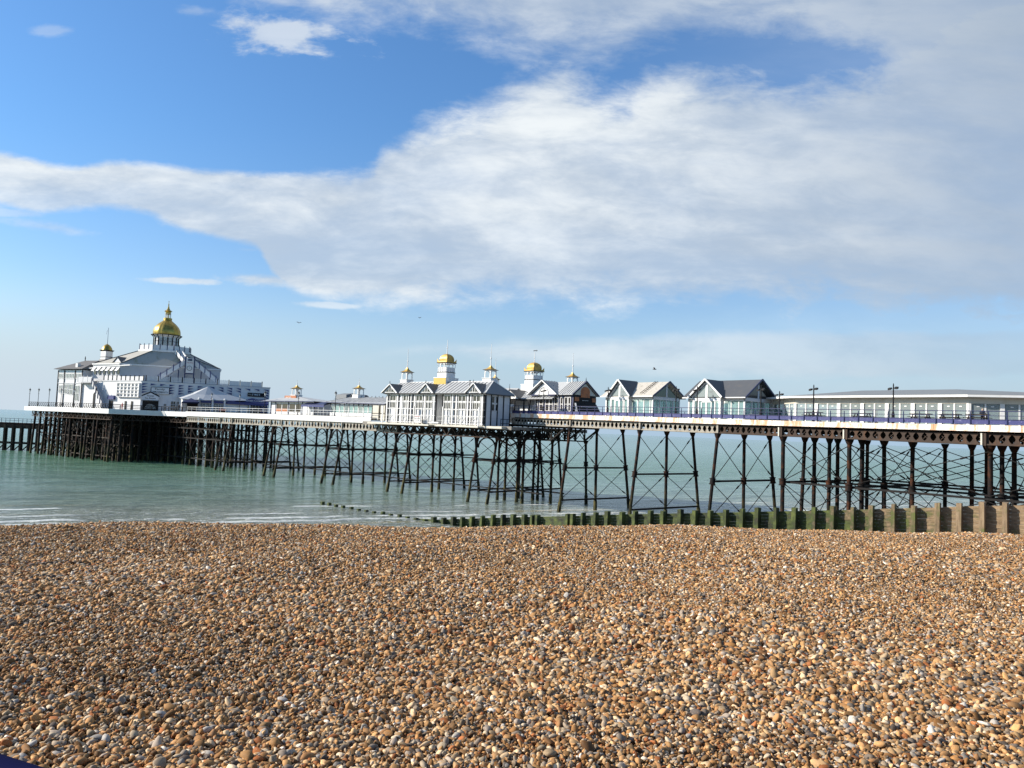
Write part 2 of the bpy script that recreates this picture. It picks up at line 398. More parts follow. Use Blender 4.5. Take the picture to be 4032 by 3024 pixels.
# ---- seaward half
T2=Thing(B,'pier','low seaward half of the iron pier, plain white fascia over paired legs with round arches','pier',(-169.5,85.8,-12))
ZD=1.18; ZG=-1.12
m=MB(); m.box(-169.5,-104.3,85.9,103,ZD-.4,ZD); m.box(-104.3,-71,84.0,103,ZD-1.2,ZD-.7); m.build('deck',M['deck'],T2)
m=MB(); x=-169.5
while x<-104.5:
    b=min(x+5.4,-104.3); m.box(x+.01,b-.01,85.72,85.9,ZD-.98,ZD+.02); x=b
m.build('fascia',M['white'],T2)
m=MB(); m.box(-169.5,-104.3,85.76,85.9,ZD+.02,ZD+.09); m.build('coping',M['wood'],T2)
joints=[-169.4,-154.5,-149.7,-135.2,-131.4,-116.1,-112.4,-97.6]
for a,b in zip(joints[:-1],joints[1:]):
    n=max(3,round((b-a)/.95)); m=MB()
    web(m,a+.15,b-.15,86.0,lambda x:ZG+.12,lambda x:ZD-1.05,n)
    m.box(a+.01,b-.01,85.85,86.2,ZG,ZG+.12); m.box(a+.01,b-.01,85.85,86.2,ZD-1.10,ZD-1.0)
    m.build('girder',M['girder'],T2)
    m=MB(); m.box(b-.13,b+.13,85.8,86.25,ZG-.04,ZD-1.0); m.build('girder_joint',M['girder'],T2)
for y in (91.3,96.5):
    m=MB(); web(m,-169,-72,y,lambda x:ZG+.1,lambda x:ZD-.7,50); m.box(-169,-72,y-.15,y+.15,ZG,ZG+.1); m.build('inner_girder',M['iron'],T2)
pairs=[(-152.9,-149.7),(-134.5,-131.0),(-115.8,-112.4),(-97.8,-94.2),(-79.5,-75.6)]
for pa in pairs:
    for x in pa: bent(T2,x,(86.3,91.3,96.5,101.5),(84.4,91.3,96.5,103.2),-12.,ZG,[ZG-.4,-4.75,-9.25],r=.19,zc=-4.75)
    for y in (86.2,91.3,96.5):
        m=MB(); c=(pa[0]+pa[1])/2; r=(pa[1]-pa[0])/2-.22
        pts=[(c-r*math.cos(t),y,ZG-1.75+1.55*math.sin(t)) for t in [math.pi*i/12 for i in range(13)]]
        for a,b in zip(pts[:-1],pts[1:]): m.bar(a,b,.16,.22,(0,1,0))
        m.build('arch',M['iron'],T2)
        for z in (-4.75,-9.25): m=MB(); m.box(pa[0],pa[1],y-.08,y+.08,z-.09,z+.09); m.build('horizontal_brace',M['iron'],T2)
for (a,b) in zip(pairs[:-1],pairs[1:]):
    for y in (91.3,):
        for z in (-4.75,-9.25): m=MB(); m.box(a[1],b[0],y-.07,y+.07,z-.08,z+.08); m.build('horizontal_brace',M['iron'],T2)
# Warren truss below the timber building and the dark bracket work towards the high deck
m=MB(); a,b=-98.5,-75.2
m.box(a,b,83.6,83.8,-.05,.12); m.box(a,b,83.6,83.8,-1.3,-1.12)
n=22
for i in range(n):
    x0=a+(b-a)*i/n;x1=a+(b-a)*(i+1)/n
    if i%2==0: m.bar((x0,83.7,-1.2),(x1,83.7,0),.14,.1)
    else: m.bar((x0,83.7,0),(x1,83.7,-1.2),.14,.1)
m.build('lattice_girder',M['girderdark'],T2)
m=MB()
for y in (86,88.5): 
    m.box(a,-70,y-.08,y+.08,-.1,.1); m.box(a,-70,y-.08,y+.08,-1.3,-1.15)
    for i in range(20):
        x0=a+(-70-a)*i/20;x1=a+(-70-a)*(i+1)/20
        m.bar((x0,y,-1.2),(x1,y,0),.1,.1); m.bar((x0,y,0),(x1,y,-1.2),.1,.1)
m.build('lattice_girder',M['iron'],T2)
m=MB()
m.bar((-75.2,83.8,-.6),(-73.2,86.5,-2.3),.25,.25); m.bar((-73.2,86.5,-2.3),(-71,90,-.2),.2,.2)
m.build('strut',M['rust'],T2)
# dark cantilever bracket work below the seaward end of the high deck
m=MB()
for y in (76.2,79.5,83):
    m.box(-91.5,-79.2,y-.1,y+.1,.55,.78)
    m.box(-91.5,-82.0,y-.1,y+.1,-1.38,-1.2)
    xs=[-91,-88.5,-86.3,-84,-82]
    for x in xs: m.box(x-.09,x+.09,y-.08,y+.08,-1.3,.6)
    for x0,x1 in zip(xs[:-1],xs[1:]):
        c=(x0+x1)/2
        for t0,t1 in ((0,1),(1,2),(2,3),(3,4),(4,5),(5,6)):
            r=(x1-x0)/2-.1
            f=lambda t:(c-r*math.cos(math.pi*t/6),y,-1.25+1.5*math.sin(math.pi*t/6))
            m.bar(f(t0),f(t1),.1,.12,(0,1,0))
        m.bar((x0,y,-1.2),(x1,y,.55),.08,.08); m.bar((x0,y,.55),(x1,y,-1.2),.08,.08)
    m.bar((-82,y,-1.2),(-79.2,y,.6),.22,.2)
m.box(-91.5,-79.2,76,83.2,.78,.9)
m.build('bracket_frame',M['iron'],T1)
for x,y in ((-91.8,81.7),(-86.9,81),(-84.2,85.5),(-88.8,76.9),(-93,76.9)):
    pile(T1,(x,y+(.6 if y>85 else 0),-12),(x,y,-1.2),.2,-4.8)
for y in (76.9,81.2):
    for z in (-4.8,-9.25): m=MB(); m.box(-93,-84.2,y-.09,y+.09,z-.1,z+.1); m.build('horizontal_brace',M['iron'],T1)
for x0,x1,y in ((-93,-88.8,76.9),(-91.8,-86.9,81.3)):
    cross(T1,(x0,y,-1.4),(x0,y,-4.6),(x1,y,-1.4),(x1,y,-4.6)); cross(T1,(x0,y,-5),(x0,y,-9),(x1,y,-5),(x1,y,-9))
# ---- pierhead
T3=Thing(S,'pierhead','wide octagonal pierhead platform on a dense forest of dark piles at the seaward end','pier',(-14,-10,-12))
def toS(x,y):
    dx,dy=x-S.o[0],y-S.o[1]; return (dx*S.ex[0]+dy*S.ex[1], dx*S.ey[0]+dy*S.ey[1])
hp=[toS(*q) for q in ((-124.7,200),(-91.2,175),(-82.3,181.6),(-77.5,178.2),(-73.5,175.6),(-58,190),(-58,215),(-75,238),(-112,246),(-140,222))]
m=MB(); m.xy(hp,.75,1.08); m.build('deck',M['deck'],T3)
def edge(th,a,b,z0,z1,mat,name,off=.12,t=.12):
    a=Vector((*a,0));b=Vector((*b,0));d=(b-a).normalized();nn=Vector((d.y,-d.x,0))
    m=MB(); p0=a+nn*.02; p1=b+nn*.02; q0=a+nn*(.02+t); q1=b+nn*(.02+t)
    m.hexa([(q0.x,q0.y,z0),(q1.x,q1.y,z0),(p1.x,p1.y,z0),(p0.x,p0.y,z0),(q0.x,q0.y,z1),(q1.x,q1.y,z1),(p1.x,p1.y,z1),(p0.x,p0.y,z1)])
    return m.build(name,mat,th)
for i in range(4): edge(T3,hp[i],hp[i+1],.02,1.1,M['white'],'fascia')
edge(T3,hp[9],hp[0],.02,1.1,M['white'],'fascia')
def lerp(a,b,t): return (a[0]+(b[0]-a[0])*t,a[1]+(b[1]-a[1])*t)
for i in (0,1,2,3):
    a,b=hp[i],hp[i+1]; L=math.hypot(b[0]-a[0],b[1]-a[1]); n=max(2,int(L/1.1)); m=MB()
    ins=lambda p:(p[0],p[1]+.6)
    a,b=ins(a),ins(b)
    m.bar((*a,-.08),(*b,-.08),.15,.15); m.bar((*a,-1.35),(*b,-1.35),.2,.14)
    for k in range(n):
        p=lerp(a,b,k/n);q=lerp(a,b,(k+1)/n)
        if k%2: m.bar((*p,-1.35),(*q,-.1),.14,.1)
        else: m.bar((*p,-.1),(*q,-1.35),.14,.1)
        m.bar((*p,-1.35),(*p,-.1),.08,.08)
    m.build('lattice_girder',M['girderdark'],T3)
cnt=0
for r in range(7):
    for c in range(15):
        t=c/14.; p=lerp(hp[0],hp[1],t); x=p[0]+1.2+R_.uniform(-.3,.3)-t*1.4+r*.55; y=p[1]+1.2+r*4.6+R_.uniform(-.5,.5)
        cnt+=1
        if cnt>96: break
        rk=-.7 if r==0 and c%2==0 else 0
        pile(T3,(x,y+rk,-12),(x,y,-.1),.36 if r else .27,-5.,collar=False,sleeve=False)
for c in range(14):
    x=hp[0][0]+1.5+c*2.85
    yf=lerp(hp[0],hp[1],c/14.)[1]+1.2
    for z0,z1 in ((-.3,-5),(-5.2,-9.6)):
        m=MB()
        for r in range(6):
            y=yf+r*4.6
            m.tube((x+r*.55,y,z0),(x+r*.55+.5,y+4.6,z1),.06,.06,5); m.tube((x+r*.55+.5,y+4.6,z0),(x+r*.55,y,z1),.06,.06,5)
        m.build('cross_brace',M['iron'],T3)
for r in range(7):
    a=(hp[0][0]+1.2+r*.55,hp[0][1]+1.2+r*4.6); b=(hp[1][0]+r*.55,hp[1][1]+1.2+r*4.6)
    for z in (-4.9,-9.5) if r else (-5.6,-9.8):
        m=MB(); m.bar((*a,z),(*b,z),.16,.24); m.build('horizontal_brace',M['wood'] if r==0 else M['iron'],T3)
    m=MB()
    for c in range(14):
        p=lerp(a,b,c/14);q=lerp(a,b,(c+1)/14)
        m.tube((*p,-1),(*q,-4.8),.05,.05,5);m.tube((*q,-1),(*p,-4.8),.05,.05,5)
        m.tube((*p,-5.2),(*q,-9.2),.06,.06,5);m.tube((*q,-5.2),(*p,-9.2),.06,.06,5)
    m.build('longitudinal_brace',M['iron'],T3)
# piles under the neck between the pierhead and the girders
T4=Thing(B,'pier_substructure','dark clustered legs and beams beneath the neck joining pierhead and seaward half','pier',(-168,86,-12))
for x in (-187,-183.5,-180,-176.5,-173,-169.5,-166,-162.5,-159.5):
    for y in (87.5,92,97,102): pile(T4,(x+R_.uniform(-.3,.3),y,-12),(x,y,-.3 if x<-168 else ZG),.28,-5,collar=False,sleeve=False)
for y in (87.3,92,97):
    for z in (-4.8,-9.3,-2.6): m=MB(); m.box(-187,-152,y-.1,y+.1,z-.12,z+.12); m.build('horizontal_brace',M['iron'],T4)
    m=MB()
    for x in range(-187,-153,4):
        m.tube((x,y,-1.4),(x+4,y,-4.7),.06,.06,5);m.tube((x+4,y,-1.4),(x,y,-4.7),.06,.06,5);m.tube((x,y,-5),(x+4,y,-9.2),.06,.06,5);m.tube((x+4,y,-5),(x,y,-9.2),.06,.06,5)
    m.build('longitudinal_brace',M['iron'],T4)
T6=Thing(S,'pier_substructure','inner clusters of dark legs in the shade below the pierhead platform','pier',(-14,0,-12))
for r in range(5):
    for c in range(16):
        p=lerp(hp[0],hp[1],(c+.5)/16.); x=p[0]+.4+r*.7; y=p[1]+3.6+r*4.6
        m=MB(); m.box(x-.22,x+.22,y-.22,y+.22,-12,-.1); m.build('pile',M['wood'],T6)
for r in range(5):
    m=MB(); p=lerp(hp[0],hp[1],0);q=lerp(hp[0],hp[1],1)
    for k in range(9):
        u=lerp(p,q,k/9);w_=lerp(p,q,(k+1)/9); m.bar((u[0]+r,u[1]+3+r*4.6,-2.2 if k%2 else -4.6),(w_[0]+r,w_[1]+3+r*4.6,-4.6 if k%2 else -2.2),.14,.2); m.bar((u[0]+r,u[1]+3+r*4.6,-6.2 if k%2 else -9),(w_[0]+r,w_[1]+3+r*4.6,-9 if k%2 else -6.2),.14,.2)
    m.build('diagonal_brace',M['wood'],T6)
    for z in (-2.4,-7.2): m=MB(); m.bar((p[0]+r+1,p[1]+3+r*4.6,z),(q[0]+r,q[1]+3+r*4.6,z),.16,.24); m.build('horizontal_brace',M['wood'],T6)
# ---- low landing stage at the left
T5=Thing(H,'landing_stage','low dark landing jetty with open railing at the left edge, beyond the pierhead','jetty',(-150,210,-12))
m=MB(); slab(m,-175,-126,209,213,-4.1,-3.55,-4.05,-3.5); m.build('deck',M['rust'],T5)
m=MB(); slab(m,-175,-126,208.6,209,-5.0,-4.1,-5.0,-4.05); m.box(-175,-126,208.7,209,-9.2,-8.6); m.build('beam',M['wood'],T5)
x=-174
while x<-126:
    for y in (208.8,212.8):
        m=MB(); m.box(x-.26,x+.26,y-.25,y+.25,-12,-4.0); m.build('pile',M['wood'],T5)
    m=MB(); m.bar((x,208.7,-11.6),(x+2.6,208.7,-9),.3,.2); m.build('diagonal_brace',M['wood'],T5)
    x+=2.2
for z in (-2.35,-2.9): m=MB(); m.box(-175,-126,208.9,208.98,z-.05,z+.03); m.build('rail',M['navy'],T5)
x=-174.6
while x<-126: m=MB(); m.box(x-.04,x+.04,208.88,208.96,-3.55,-2.3); m.build('railing_post',M['navy'],T5); x+=1.15
# ================================================================ railings
def railing(F,name,label,pts,ztop,post_h,sp,rails,mat,mesh=None,lean=0,r=.03,curved=False,group=None,matr=None):
    th=Thing(F,name,label,'railing',(pts[0][0],pts[0][1],ztop(pts[0][0])),group)
    for a,b in zip(pts[:-1],pts[1:]):
        L=math.hypot(b[0]-a[0],b[1]-a[1]); n=max(1,round(L/sp)); nx,ny=(b[1]-a[1])/L,-(b[0]-a[0])/L
        for i in range(n+1 if b==pts[-1] else n):
            p=lerp(a,b,i/n); z=ztop(p[0]); m=MB()
            if curved: m.path([(p[0],p[1],z),(p[0]+nx*.30,p[1]+ny*.30,z+.3),(p[0]+nx*.42,p[1]+ny*.42,z+.7),(p[0]+nx*.30,p[1]+ny*.30,z+post_h)],.07,6)
            else: m.tube((p[0],p[1],z),(p[0],p[1],z+post_h+.03),r*1.7,r*1.1,6)
            m.build('post',M[mat],th)
        for q in rails:
            m=MB(); o=.3 if curved else 0
            m.tube((a[0]+nx*o,a[1]+ny*o,ztop(a[0])+post_h*q),(b[0]+nx*o,b[1]+ny*o,ztop(b[0])+post_h*q),r*(1.15 if q==1 else .8),None,6); m.build('rail',matr or M[mat],th)
        if mesh:
            m=MB(); m.hexa([(a[0],a[1]+.03,ztop(a[0])+.03),(b[0],b[1]+.03,ztop(b[0])+.03),(b[0],b[1]+.05,ztop(b[0])+.03),(a[0],a[1]+.05,ztop(a[0])+.03),(a[0],a[1]+.03,ztop(a[0])+mesh),(b[0],b[1]+.03,ztop(b[0])+mesh),(b[0],b[1]+.05,ztop(b[0])+mesh),(a[0],a[1]+.05,ztop(a[0])+mesh)])
            m.build('mesh_panel',M['mesh'],th)
    return th
railing(A,'railing','navy railing with blue mesh panels along the rust-stained high deck',[(-90.4,75.62),(-12,75.62)],zdA,1.18,1.45,(1,.66,.38),'navy',mesh=.42,r=.036)
railing(A,'railing','navy railing on the far edge of the high deck behind the pale kiosks',[(-77,87.5),(-50.5,87.5)],zdA,1.15,1.7,(1,.66,.33),'navy',r=.03)
railing(B,'railing','pale-topped railing along the plain white fascia of the low deck',[(-169.4,86.0),(-104.5,86.0)],lambda x:ZD+.05,1.0,2.1,(1,.55),'white2',r=.035)
railing(S,'railing','dark outward-curving railing on the sunlit beach side of the pierhead',[hp[0],hp[1]],lambda x:1.1,1.1,1.15,(1,.6,.3),'iron',r=.05,curved=True)
railing(S,'railing','straight dark railing on the shaded corner of the pierhead',[hp[1],hp[2],hp[3],hp[4]],lambda x:1.1,1.05,2.4,(1,.65,.3),'iron',r=.07)
# ================================================================ lamps
def lantern_proto():
    th=Thing(B,'street_lamp','Victorian lantern','street lamp',(0,0,0)); m=MB()
    m.lathe((0,0,0),[(.16,0),(.16,.12),(.09,.2),(.09,.9),(.06,1.0),(.05,3.1),(.08,3.15),(.03,3.3)],8); m.bar((-.3,0,2.85),(.3,0,2.85),.05,.05)
    m.build('post',M['black'],th)
    m=MB(); m.lathe((0,0,0),[(.10,3.3),(.22,3.72)],6); m.build('lantern',M['lampglass'],th)
    m=MB(); m.lathe((0,0,0),[(.27,3.72),(.22,3.82),(.06,3.98),(.05,4.05),(.02,4.2)],6); m.build('lamp_cap',M['black'],th)
    return th.o
def flood_proto():
    th=Thing(A,'street_lamp','floodlight post','street lamp',(0,0,0)); m=MB()
    m.lathe((0,0,0),[(.15,0),(.15,.9),(.10,1.1),(.075,1.2),(.06,3.55),(.03,3.7)],8)
    m.lathe((0,0,0),[(.09,.88),(.13,.95),(.1,1.05)],8)
    m.build('post',M['black'],th)
    for sx,dz,mt in ((1,3.25,'black'),(-1,3.18,'lampglass')):
        m=MB(); m.bar((0,0,dz),(sx*.28,-.05,dz+.03),.04,.04); m.hexa([(sx*.18,-.22,dz-.1),(sx*.46,-.22,dz-.12),(sx*.46,.1,dz-.02),(sx*.18,.1,dz),(sx*.18,-.22,dz+.06),(sx*.46,-.22,dz+.05),(sx*.46,.1,dz+.14),(sx*.18,.1,dz+.16)])
        m.build('floodlight',M['black'],th)
    return th.o
LP=lantern_proto(); FP=flood_proto()
G='Victorian lantern lamps along the pier'; G2='floodlight posts on the high deck'
def putl(proto,F,x,y,z,label,g,first,sc=None):
    if first: 
        proto.location=F.w(x,y,z); proto.rotation_euler=(0,0,F.rz); proto['label']=label; o=proto
        if sc: o.scale=(1,1,sc)
    else:
        o=place(proto,F,x,y,z,label)
        if sc: o.scale=(1,1,sc)
        else: o.scale=(1,1,1)
    o['group']=g
first=True
for x,y,z,l in ((-138.8,86.6,ZD,'lantern lamp at the pavilion end of the white fascia, left of the small cupola hut'),(-127.2,86.6,ZD,'lantern lamp between the cupola hut and its blue canopy'),(-115.6,86.6,ZD,'lantern lamp in front of the long pale windowed hall')):
    putl(LP,B,x,y,z,l,G,first,1.13); first=False
for x,y,z,l in ((16.6,-8,1.5,'lantern lamp in front of the peaked tent roof of the pavilion bar'),(23.1,-8,1.6,'lantern lamp in front of the blue awning right of the tent roof')):
    putl(LP,P,x,y,z,l,G,False,1.12)
for i,(x,l) in enumerate(((-35.2,'lantern lamp at the extreme seaward corner of the pierhead railing'),(-30.5,'second lantern lamp from the seaward corner, clear of the buildings'),(-25,'lantern lamp just left of the two-storey pavilion wing'),(-19,'lantern lamp before the tall ground-floor windows of the pavilion wing'),(-12.7,'lantern lamp before the pavilion wing door, left of the outside stairs'))):
    putl(LP,S,x,-6-(x+35)*.12,1.08,l,G,False,1.15)
first=True
for x,l in ((-84.9,'floodlight post before the gabled black tea pavilion'),(-71.9,'floodlight post at the left corner of the lichen-roofed kiosk'),(-60.4,'floodlight post in the gap between the two pale kiosks'),(-57.2,'floodlight post before the front gable of the slate-roofed kiosk'),(-48.5,'floodlight post by the right gable of the slate-roofed kiosk'),(-46.2,'thin floodlight post just left of the long glazed cafe'),(-42.2,'floodlight post before the left end of the long glazed cafe'),(-33.9,'floodlight post before the middle of the long glazed cafe')):
    putl(FP,A,x,77,zdA(x),l,G2,first,1.08 if x!=-46.2 else .9); first=False
# ================================================================ building helpers
def interp(x,ks):
    for (a,b),(c,d) in zip(ks[:-1],ks[1:]):
        if x<=c or (c,d)==ks[-1]: return b+(d-b)*(x-a)/(c-a)
def window(th,x0,x1,z0,z1,y,nx=1,nz=1,fm='white',gm='glass_dark',w=.07,name='window',face='y'):
    m=MB()
    if face=='y':
        m.grid(x0,x1,y,z0,z1,nx,nz,w,.06); f=m.build(name,M[fm],th)
        g=MB(); g.box(x0+.01,x1-.01,y-.02,y-.005,z0+.01,z1-.01); g.build('pane',M[gm],th,parent=f)
    else:  # plane x=y (facing +x), spanning y x0..x1
        X=y
        for i in range(nx+1):
            q=x0+(x1-x0)*i/nx; m.box(X,X+.06,q-w/2,q+w/2,z0,z1)
        for j in range(nz+1):
            z=z0+(z1-z0)*j/nz; m.box(X+.004,X+.056,x0+w/2,x1-w/2,z-w/2,z+w/2)
        f=m.build(name,M[fm],th); g=MB(); g.box(X+.005,X+.02,x0+.01,x1-.01,z0+.01,z1-.01); g.build('pane',M[gm],th,parent=f)
    return f
def gable_x(mb,x0,x1,yf,yr,yb,ze,zr,t=.12):   # ridge along x
    mb.prism([(x0,yf,ze),(x0,yr,zr),(x0,yr,zr+t),(x0,yf-.02,ze+t)],(x1-x0,0,0)); mb.prism([(x0,yb,ze),(x0,yr,zr+.002),(x0,yr,zr+t+.002),(x0,yb+.02,ze+t)],(x1-x0,0,0)); return mb
def gable_y(mb,xl,xr_,xR,y0,y1,ze,zr,t=.12):  # ridge along y at x=xr_
    mb.prism([(xl,y0,ze),(xr_,y0,zr),(xr_,y0,zr+t),(xl-.02,y0,ze+t)],(0,y1-y0,0)); mb.prism([(xR,y0,ze),(xr_,y0,zr+.002),(xr_,y0,zr+t+.002),(xR+.02,y0,ze+t)],(0,y1-y0,0)); return mb
def seams(th,x0,x1,yf,yr,ze,zr,sp,parent=None,mat='roofdark',t=.14,slant=0):
    m=MB(); x=x0+sp/2
    while x<x1: m.bar((x,yf,ze+t),(x+slant,yr,zr+t),.05,.07); x+=sp
    return m.build('roof_seam',M[mat],th,parent=parent)
def arch_side(mb,p,q,z0,z1,w,n=6,t=.06,sill=0):
    """open arched panel between plan points p,q: corner posts, sill wall and spandrels"""
    p=Vector((*p,0));q=Vector((*q,0));d=(q-p);L=d.length;d/=L;nn=Vector((-d.y,d.x,0))*t
    def pt(a,z): v=p+d*a; return (v.x,v.y,z)
    def pan(poly): mb.prism([pt(a,z) for a,z in poly],nn)
    pan([(0,z0),(w,z0),(w,z1),(0,z1)]); pan([(L-w,z0),(L,z0),(L,z1),(L-w,z1)])
    r=(L-2*w)/2; zs=z1-.12-r*.6
    if sill: pan([(w,z0),(L-w,z0),(L-w,z0+sill),(w,z0+sill)])
    for i in range(n):
        t0=math.pi*i/n;t1=math.pi*(i+1)/n
        a0=w+r-r*math.cos(t0);a1=w+r-r*math.cos(t1)
        pan([(a0,zs+r*.6*math.sin(t0)),(a1,zs+r*.6*math.sin(t1)),(a1,z1),(a0,z1)])
def sq(cx,cy,a): h=a/2; return [(cx-h,cy-h),(cx+h,cy-h),(cx+h,cy+h),(cx-h,cy+h)]
def spire_cupola(th,cx,cy,zb,z1,z2,z3,zt,a0,a1,mat='white'):
    m=MB(); k=math.pi/4; r2=.7071
    m.lathe((cx,cy,0),[(a0*r2,zb),(a0*r2*.93,z1-.08),(a0*r2*1.06,z1-.06),(a0*r2*1.06,z1)],4,k)
    c=m.build('cupola',M[mat],th)
    m=MB(); s=sq(cx,cy,a1)
    for i in range(4): arch_side(m,s[i],s[(i+1)%4],z1,z2,.14*a1,t=.05)
    m.build('belfry',M[mat],th,parent=c)
    m=MB(); e=a1*1.32*r2; h=z3-z2
    m.lathe((cx,cy,0),[(e,z2),(e,z2+.06)],4,k); m.build('cupola_eave',M['black'],th,parent=c)
    m=MB(); m.lathe((cx,cy,0),[(e*.97,z2+.06),(e*.72,z2+h*.2),(e*.42,z2+h*.42),(e*.22,z2+h*.7),(e*.12,z3)],4,k); m.build('cupola_roof',M['goldpaint'],th,parent=c)
    m=MB(); H_=zt-z3; m.lathe((cx,cy,z3-.05),[(.09,0),(.06,H_*.3),(.11,H_*.33),(.11,H_*.38),(.05,H_*.4),(.03,H_),(.05,H_+.06)],8); m.build('finial',M['white'],th,parent=c)
    return c
def dome_cupola(th,cx,cy,zs,a,yellow=False):
    zb,z1,z2,z3,z4,z5=zs; k=math.pi/4;q=.7071
    m=MB(); m.lathe((cx,cy,0),[(a*q,zb),(a*q,z1)],4,k); m.lathe((cx,cy,0),[(a*q*1.04,z1),(a*q*1.04,z1+.1)],4,k); c=m.build('tower',M['white'],th)
    if yellow:
        m=MB(); h=a/2+.01; m.box(cx-h*.98,cx+h*.98,cy-h-.02,cy-h,zb,z1); m.build('yellow_panel',M['gilt_yellow'],th,parent=c)
    b=a*.72; m=MB(); m.lathe((cx,cy,0),[(b*q,z1+.1),(b*q,z2)],4,k); m.build('upper_tower',M['white'],th,parent=c)
    m=MB(); m.lathe((cx,cy,0),[(b*q*1.04,z2),(b*q*1.04,z2+.1)],4,k); m.lathe((cx,cy,0),[(b*q*1.14,z3-.12),(b*q*1.16,z3-.02)],4,k); m.build('tower_band',M['black'],th,parent=c)
    m=MB(); s=sq(cx,cy,b); zm=z2+(z3-z2)*.52
    m.lathe((cx,cy,0),[(b*q*.97,z2+.1),(b*q*.97,zm)],4,k)
    for i in range(4):
        p,r=s[i],s[(i+1)%4]
        for u0,u1 in ((0,.28),(.28,.72),(.72,1)): arch_side(m,lerp(p,r,u0),lerp(p,r,u1),zm,z3-.12,.07,t=.05)
    for i in range(4):
        p,r=s[i],s[(i+1)%4]
        for j in range(5): 
            w=lerp(p,r,(j+.5)/5); m.box(w[0]-.03,w[0]+.03,w[1]-.03,w[1]+.03,z2+.1,zm)
    m.build('belfry',M['white'],th,parent=c)
    m=MB(); e=b*1.1; H_=z4-z3
    pr=[(e*q,0),(e*q*.98,.12*H_),(e*q*.74,.16*H_),(e*q*.75,.4*H_),(e*q*.68,.62*H_),(e*q*.52,.82*H_),(e*q*.28,.95*H_),(.05,H_)]
    m.lathe((cx,cy,z3),pr,4,k)
    for sx in (-1,1):
        for sy in (-1,1):
            x,y=cx+sx*e/2,cy+sy*e/2; m.poly([(x,y,z3+.42*H_),(x-sx*.34*e*.6,y,z3+.1*H_),(x,y-sy*.34*e*.6,z3+.1*H_)]); m.poly([(x,y,z3+.42*H_),(x,y,z3),(x-sx*.2*e,y,z3+.1*H_)]); m.poly([(x,y,z3+.42*H_),(x,y,z3),(x,y-sy*.2*e,z3+.1*H_)])
    m.build('dome',M['goldpaint'],th,parent=c)
    m=MB(); L=z5-z4; m.lathe((cx,cy,z4-.05),[(.09,0),(.06,L*.4),(.11,L*.45),(.06,L*.5),(.035,L),(.05,L+.06)],8); m.build('finial',M['white'],th,parent=c)
    return c
# ================================================================ timber building with three cupolas (seaward half)
W=Thing(B,'timber_pavilion','long white timber building with three cupolas overhanging the middle of the pier','pavilion',(-97,82.8,.45))
m=MB(); m.box(-97,-85.5,83.,88.6,.45,5.08); m.box(-85.5,-84,84.2,88.5,.45,5.0); m.box(-84,-75.3,83.,88.6,.45,5.08); m.build('wall',M['white2'],W)
m=MB(); m.box(-100.5,-85.9,81.9,83.,.12,.34); m.box(-84.2,-75.6,81.9,83.,.12,.34); m.box(-101,-72,83,89,.1,.43); m.build('walkway',M['cream'],W)
KX=[(165,-97),(500,-91.6),(890,-85.7),(1010,-83.9),(1620,-75.5),(1700,-74.4)]
KZ=lambda py:.4+(1340-py)*.01017
fx=lambda p:interp(p,KX)
m=MB()   # pilasters and rails
for p,w in ((172,.24),(215,.1),(305,.1),(330,.28),(390,.22),(415,.1),(460,.1),(490,.2),(530,.2),(585,.26),(610,.08),(655,.09),(705,.09),(735,.22),(757,.08),(800,.08),(850,.08),(878,.24),(1022,.1),(1075,.08),(1128,.1),(1155,.26),(1215,.26),(1247,.08),(1300,.09),(1355,.09),(1385,.28),(1430,.22),(1462,.09),(1515,.09),(1568,.09),(1597,.3)):
    x=fx(p); m.box(x-w/2,x+w/2,82.84,83.,.5,5.0)
m.build('pilaster',M['white'],W)
m=MB()
for z in (3.88,2.72,1.75,.62):
    m.box(-96.98,-85.52,82.88,82.998,z-.05,z+.05); m.box(-83.98,-75.32,82.88,82.998,z-.05,z+.05)
m.build('rail',M['white'],W)
m=MB()
for p in (192,345,505,556,720,905,1003,1140,1190,1235,1372,1408,1450,1625):
    x=fx(p); m.box(x-.085,x+.085,82.9 if p not in (905,1003,1625) else 82.83,83.02,.5,5.02)
m.build('batten_shade_strip',M['black'],W)  # black bars: shadow strips between pilasters made solid, plus dark posts
for p0,p1 in ((215,300),(415,490),(610,700),(757,850),(1025,1125),(1247,1355),(1462,1568)):
    x0,x1=fx(p0),fx(p1); window(W,x0,x1,3.98,4.84,82.95,2,1,gm='glass_dark'); window(W,x0,x1,2.82,3.76,82.95,4,1,gm='glass_dark',w=.06)
for p0,p1 in ((205,300),(400,490),(757,855),(1240,1340),(1455,1560)):
    x0,x1=fx(p0),fx(p1); m=MB(); xm=(x0+x1)/2
    m.bar((x0+.1,82.9,1.1),(xm,82.9,1.65),.07,.05);m.bar((x0+.1,82.9,1.15),(xm,82.9,.7),.07,.05);m.bar((xm+.1,82.9,.7),(x1,82.9,1.65),.07,.05)
    m.build('cross_panel',M['white'],W)
# shore-facing end
m=MB()
for y in (83.05,84.25,85.65,87.,88.5): m.box(-75.3,-75.2,y-.08,y+.08,.45,5.02)
m.build('batten_shade_strip',M['black'],W)
m=MB()
for y in (83.6,84.9,86.3,87.8):
    for z in (1.6,2.6,3.7): m.box(-75.3,-75.27,y-.5,y+.5,z-.02,z+.02)
m.build('board_joint',M['greywall'],W)
for y0,y1 in ((84.35,84.95),(85.2,85.8)):
    window(W,y0,y1,2.7,3.7,-75.3,1,1,face='x',w=.08); window(W,y0,y1,3.85,4.85,-75.3,1,1,face='x',w=.08)
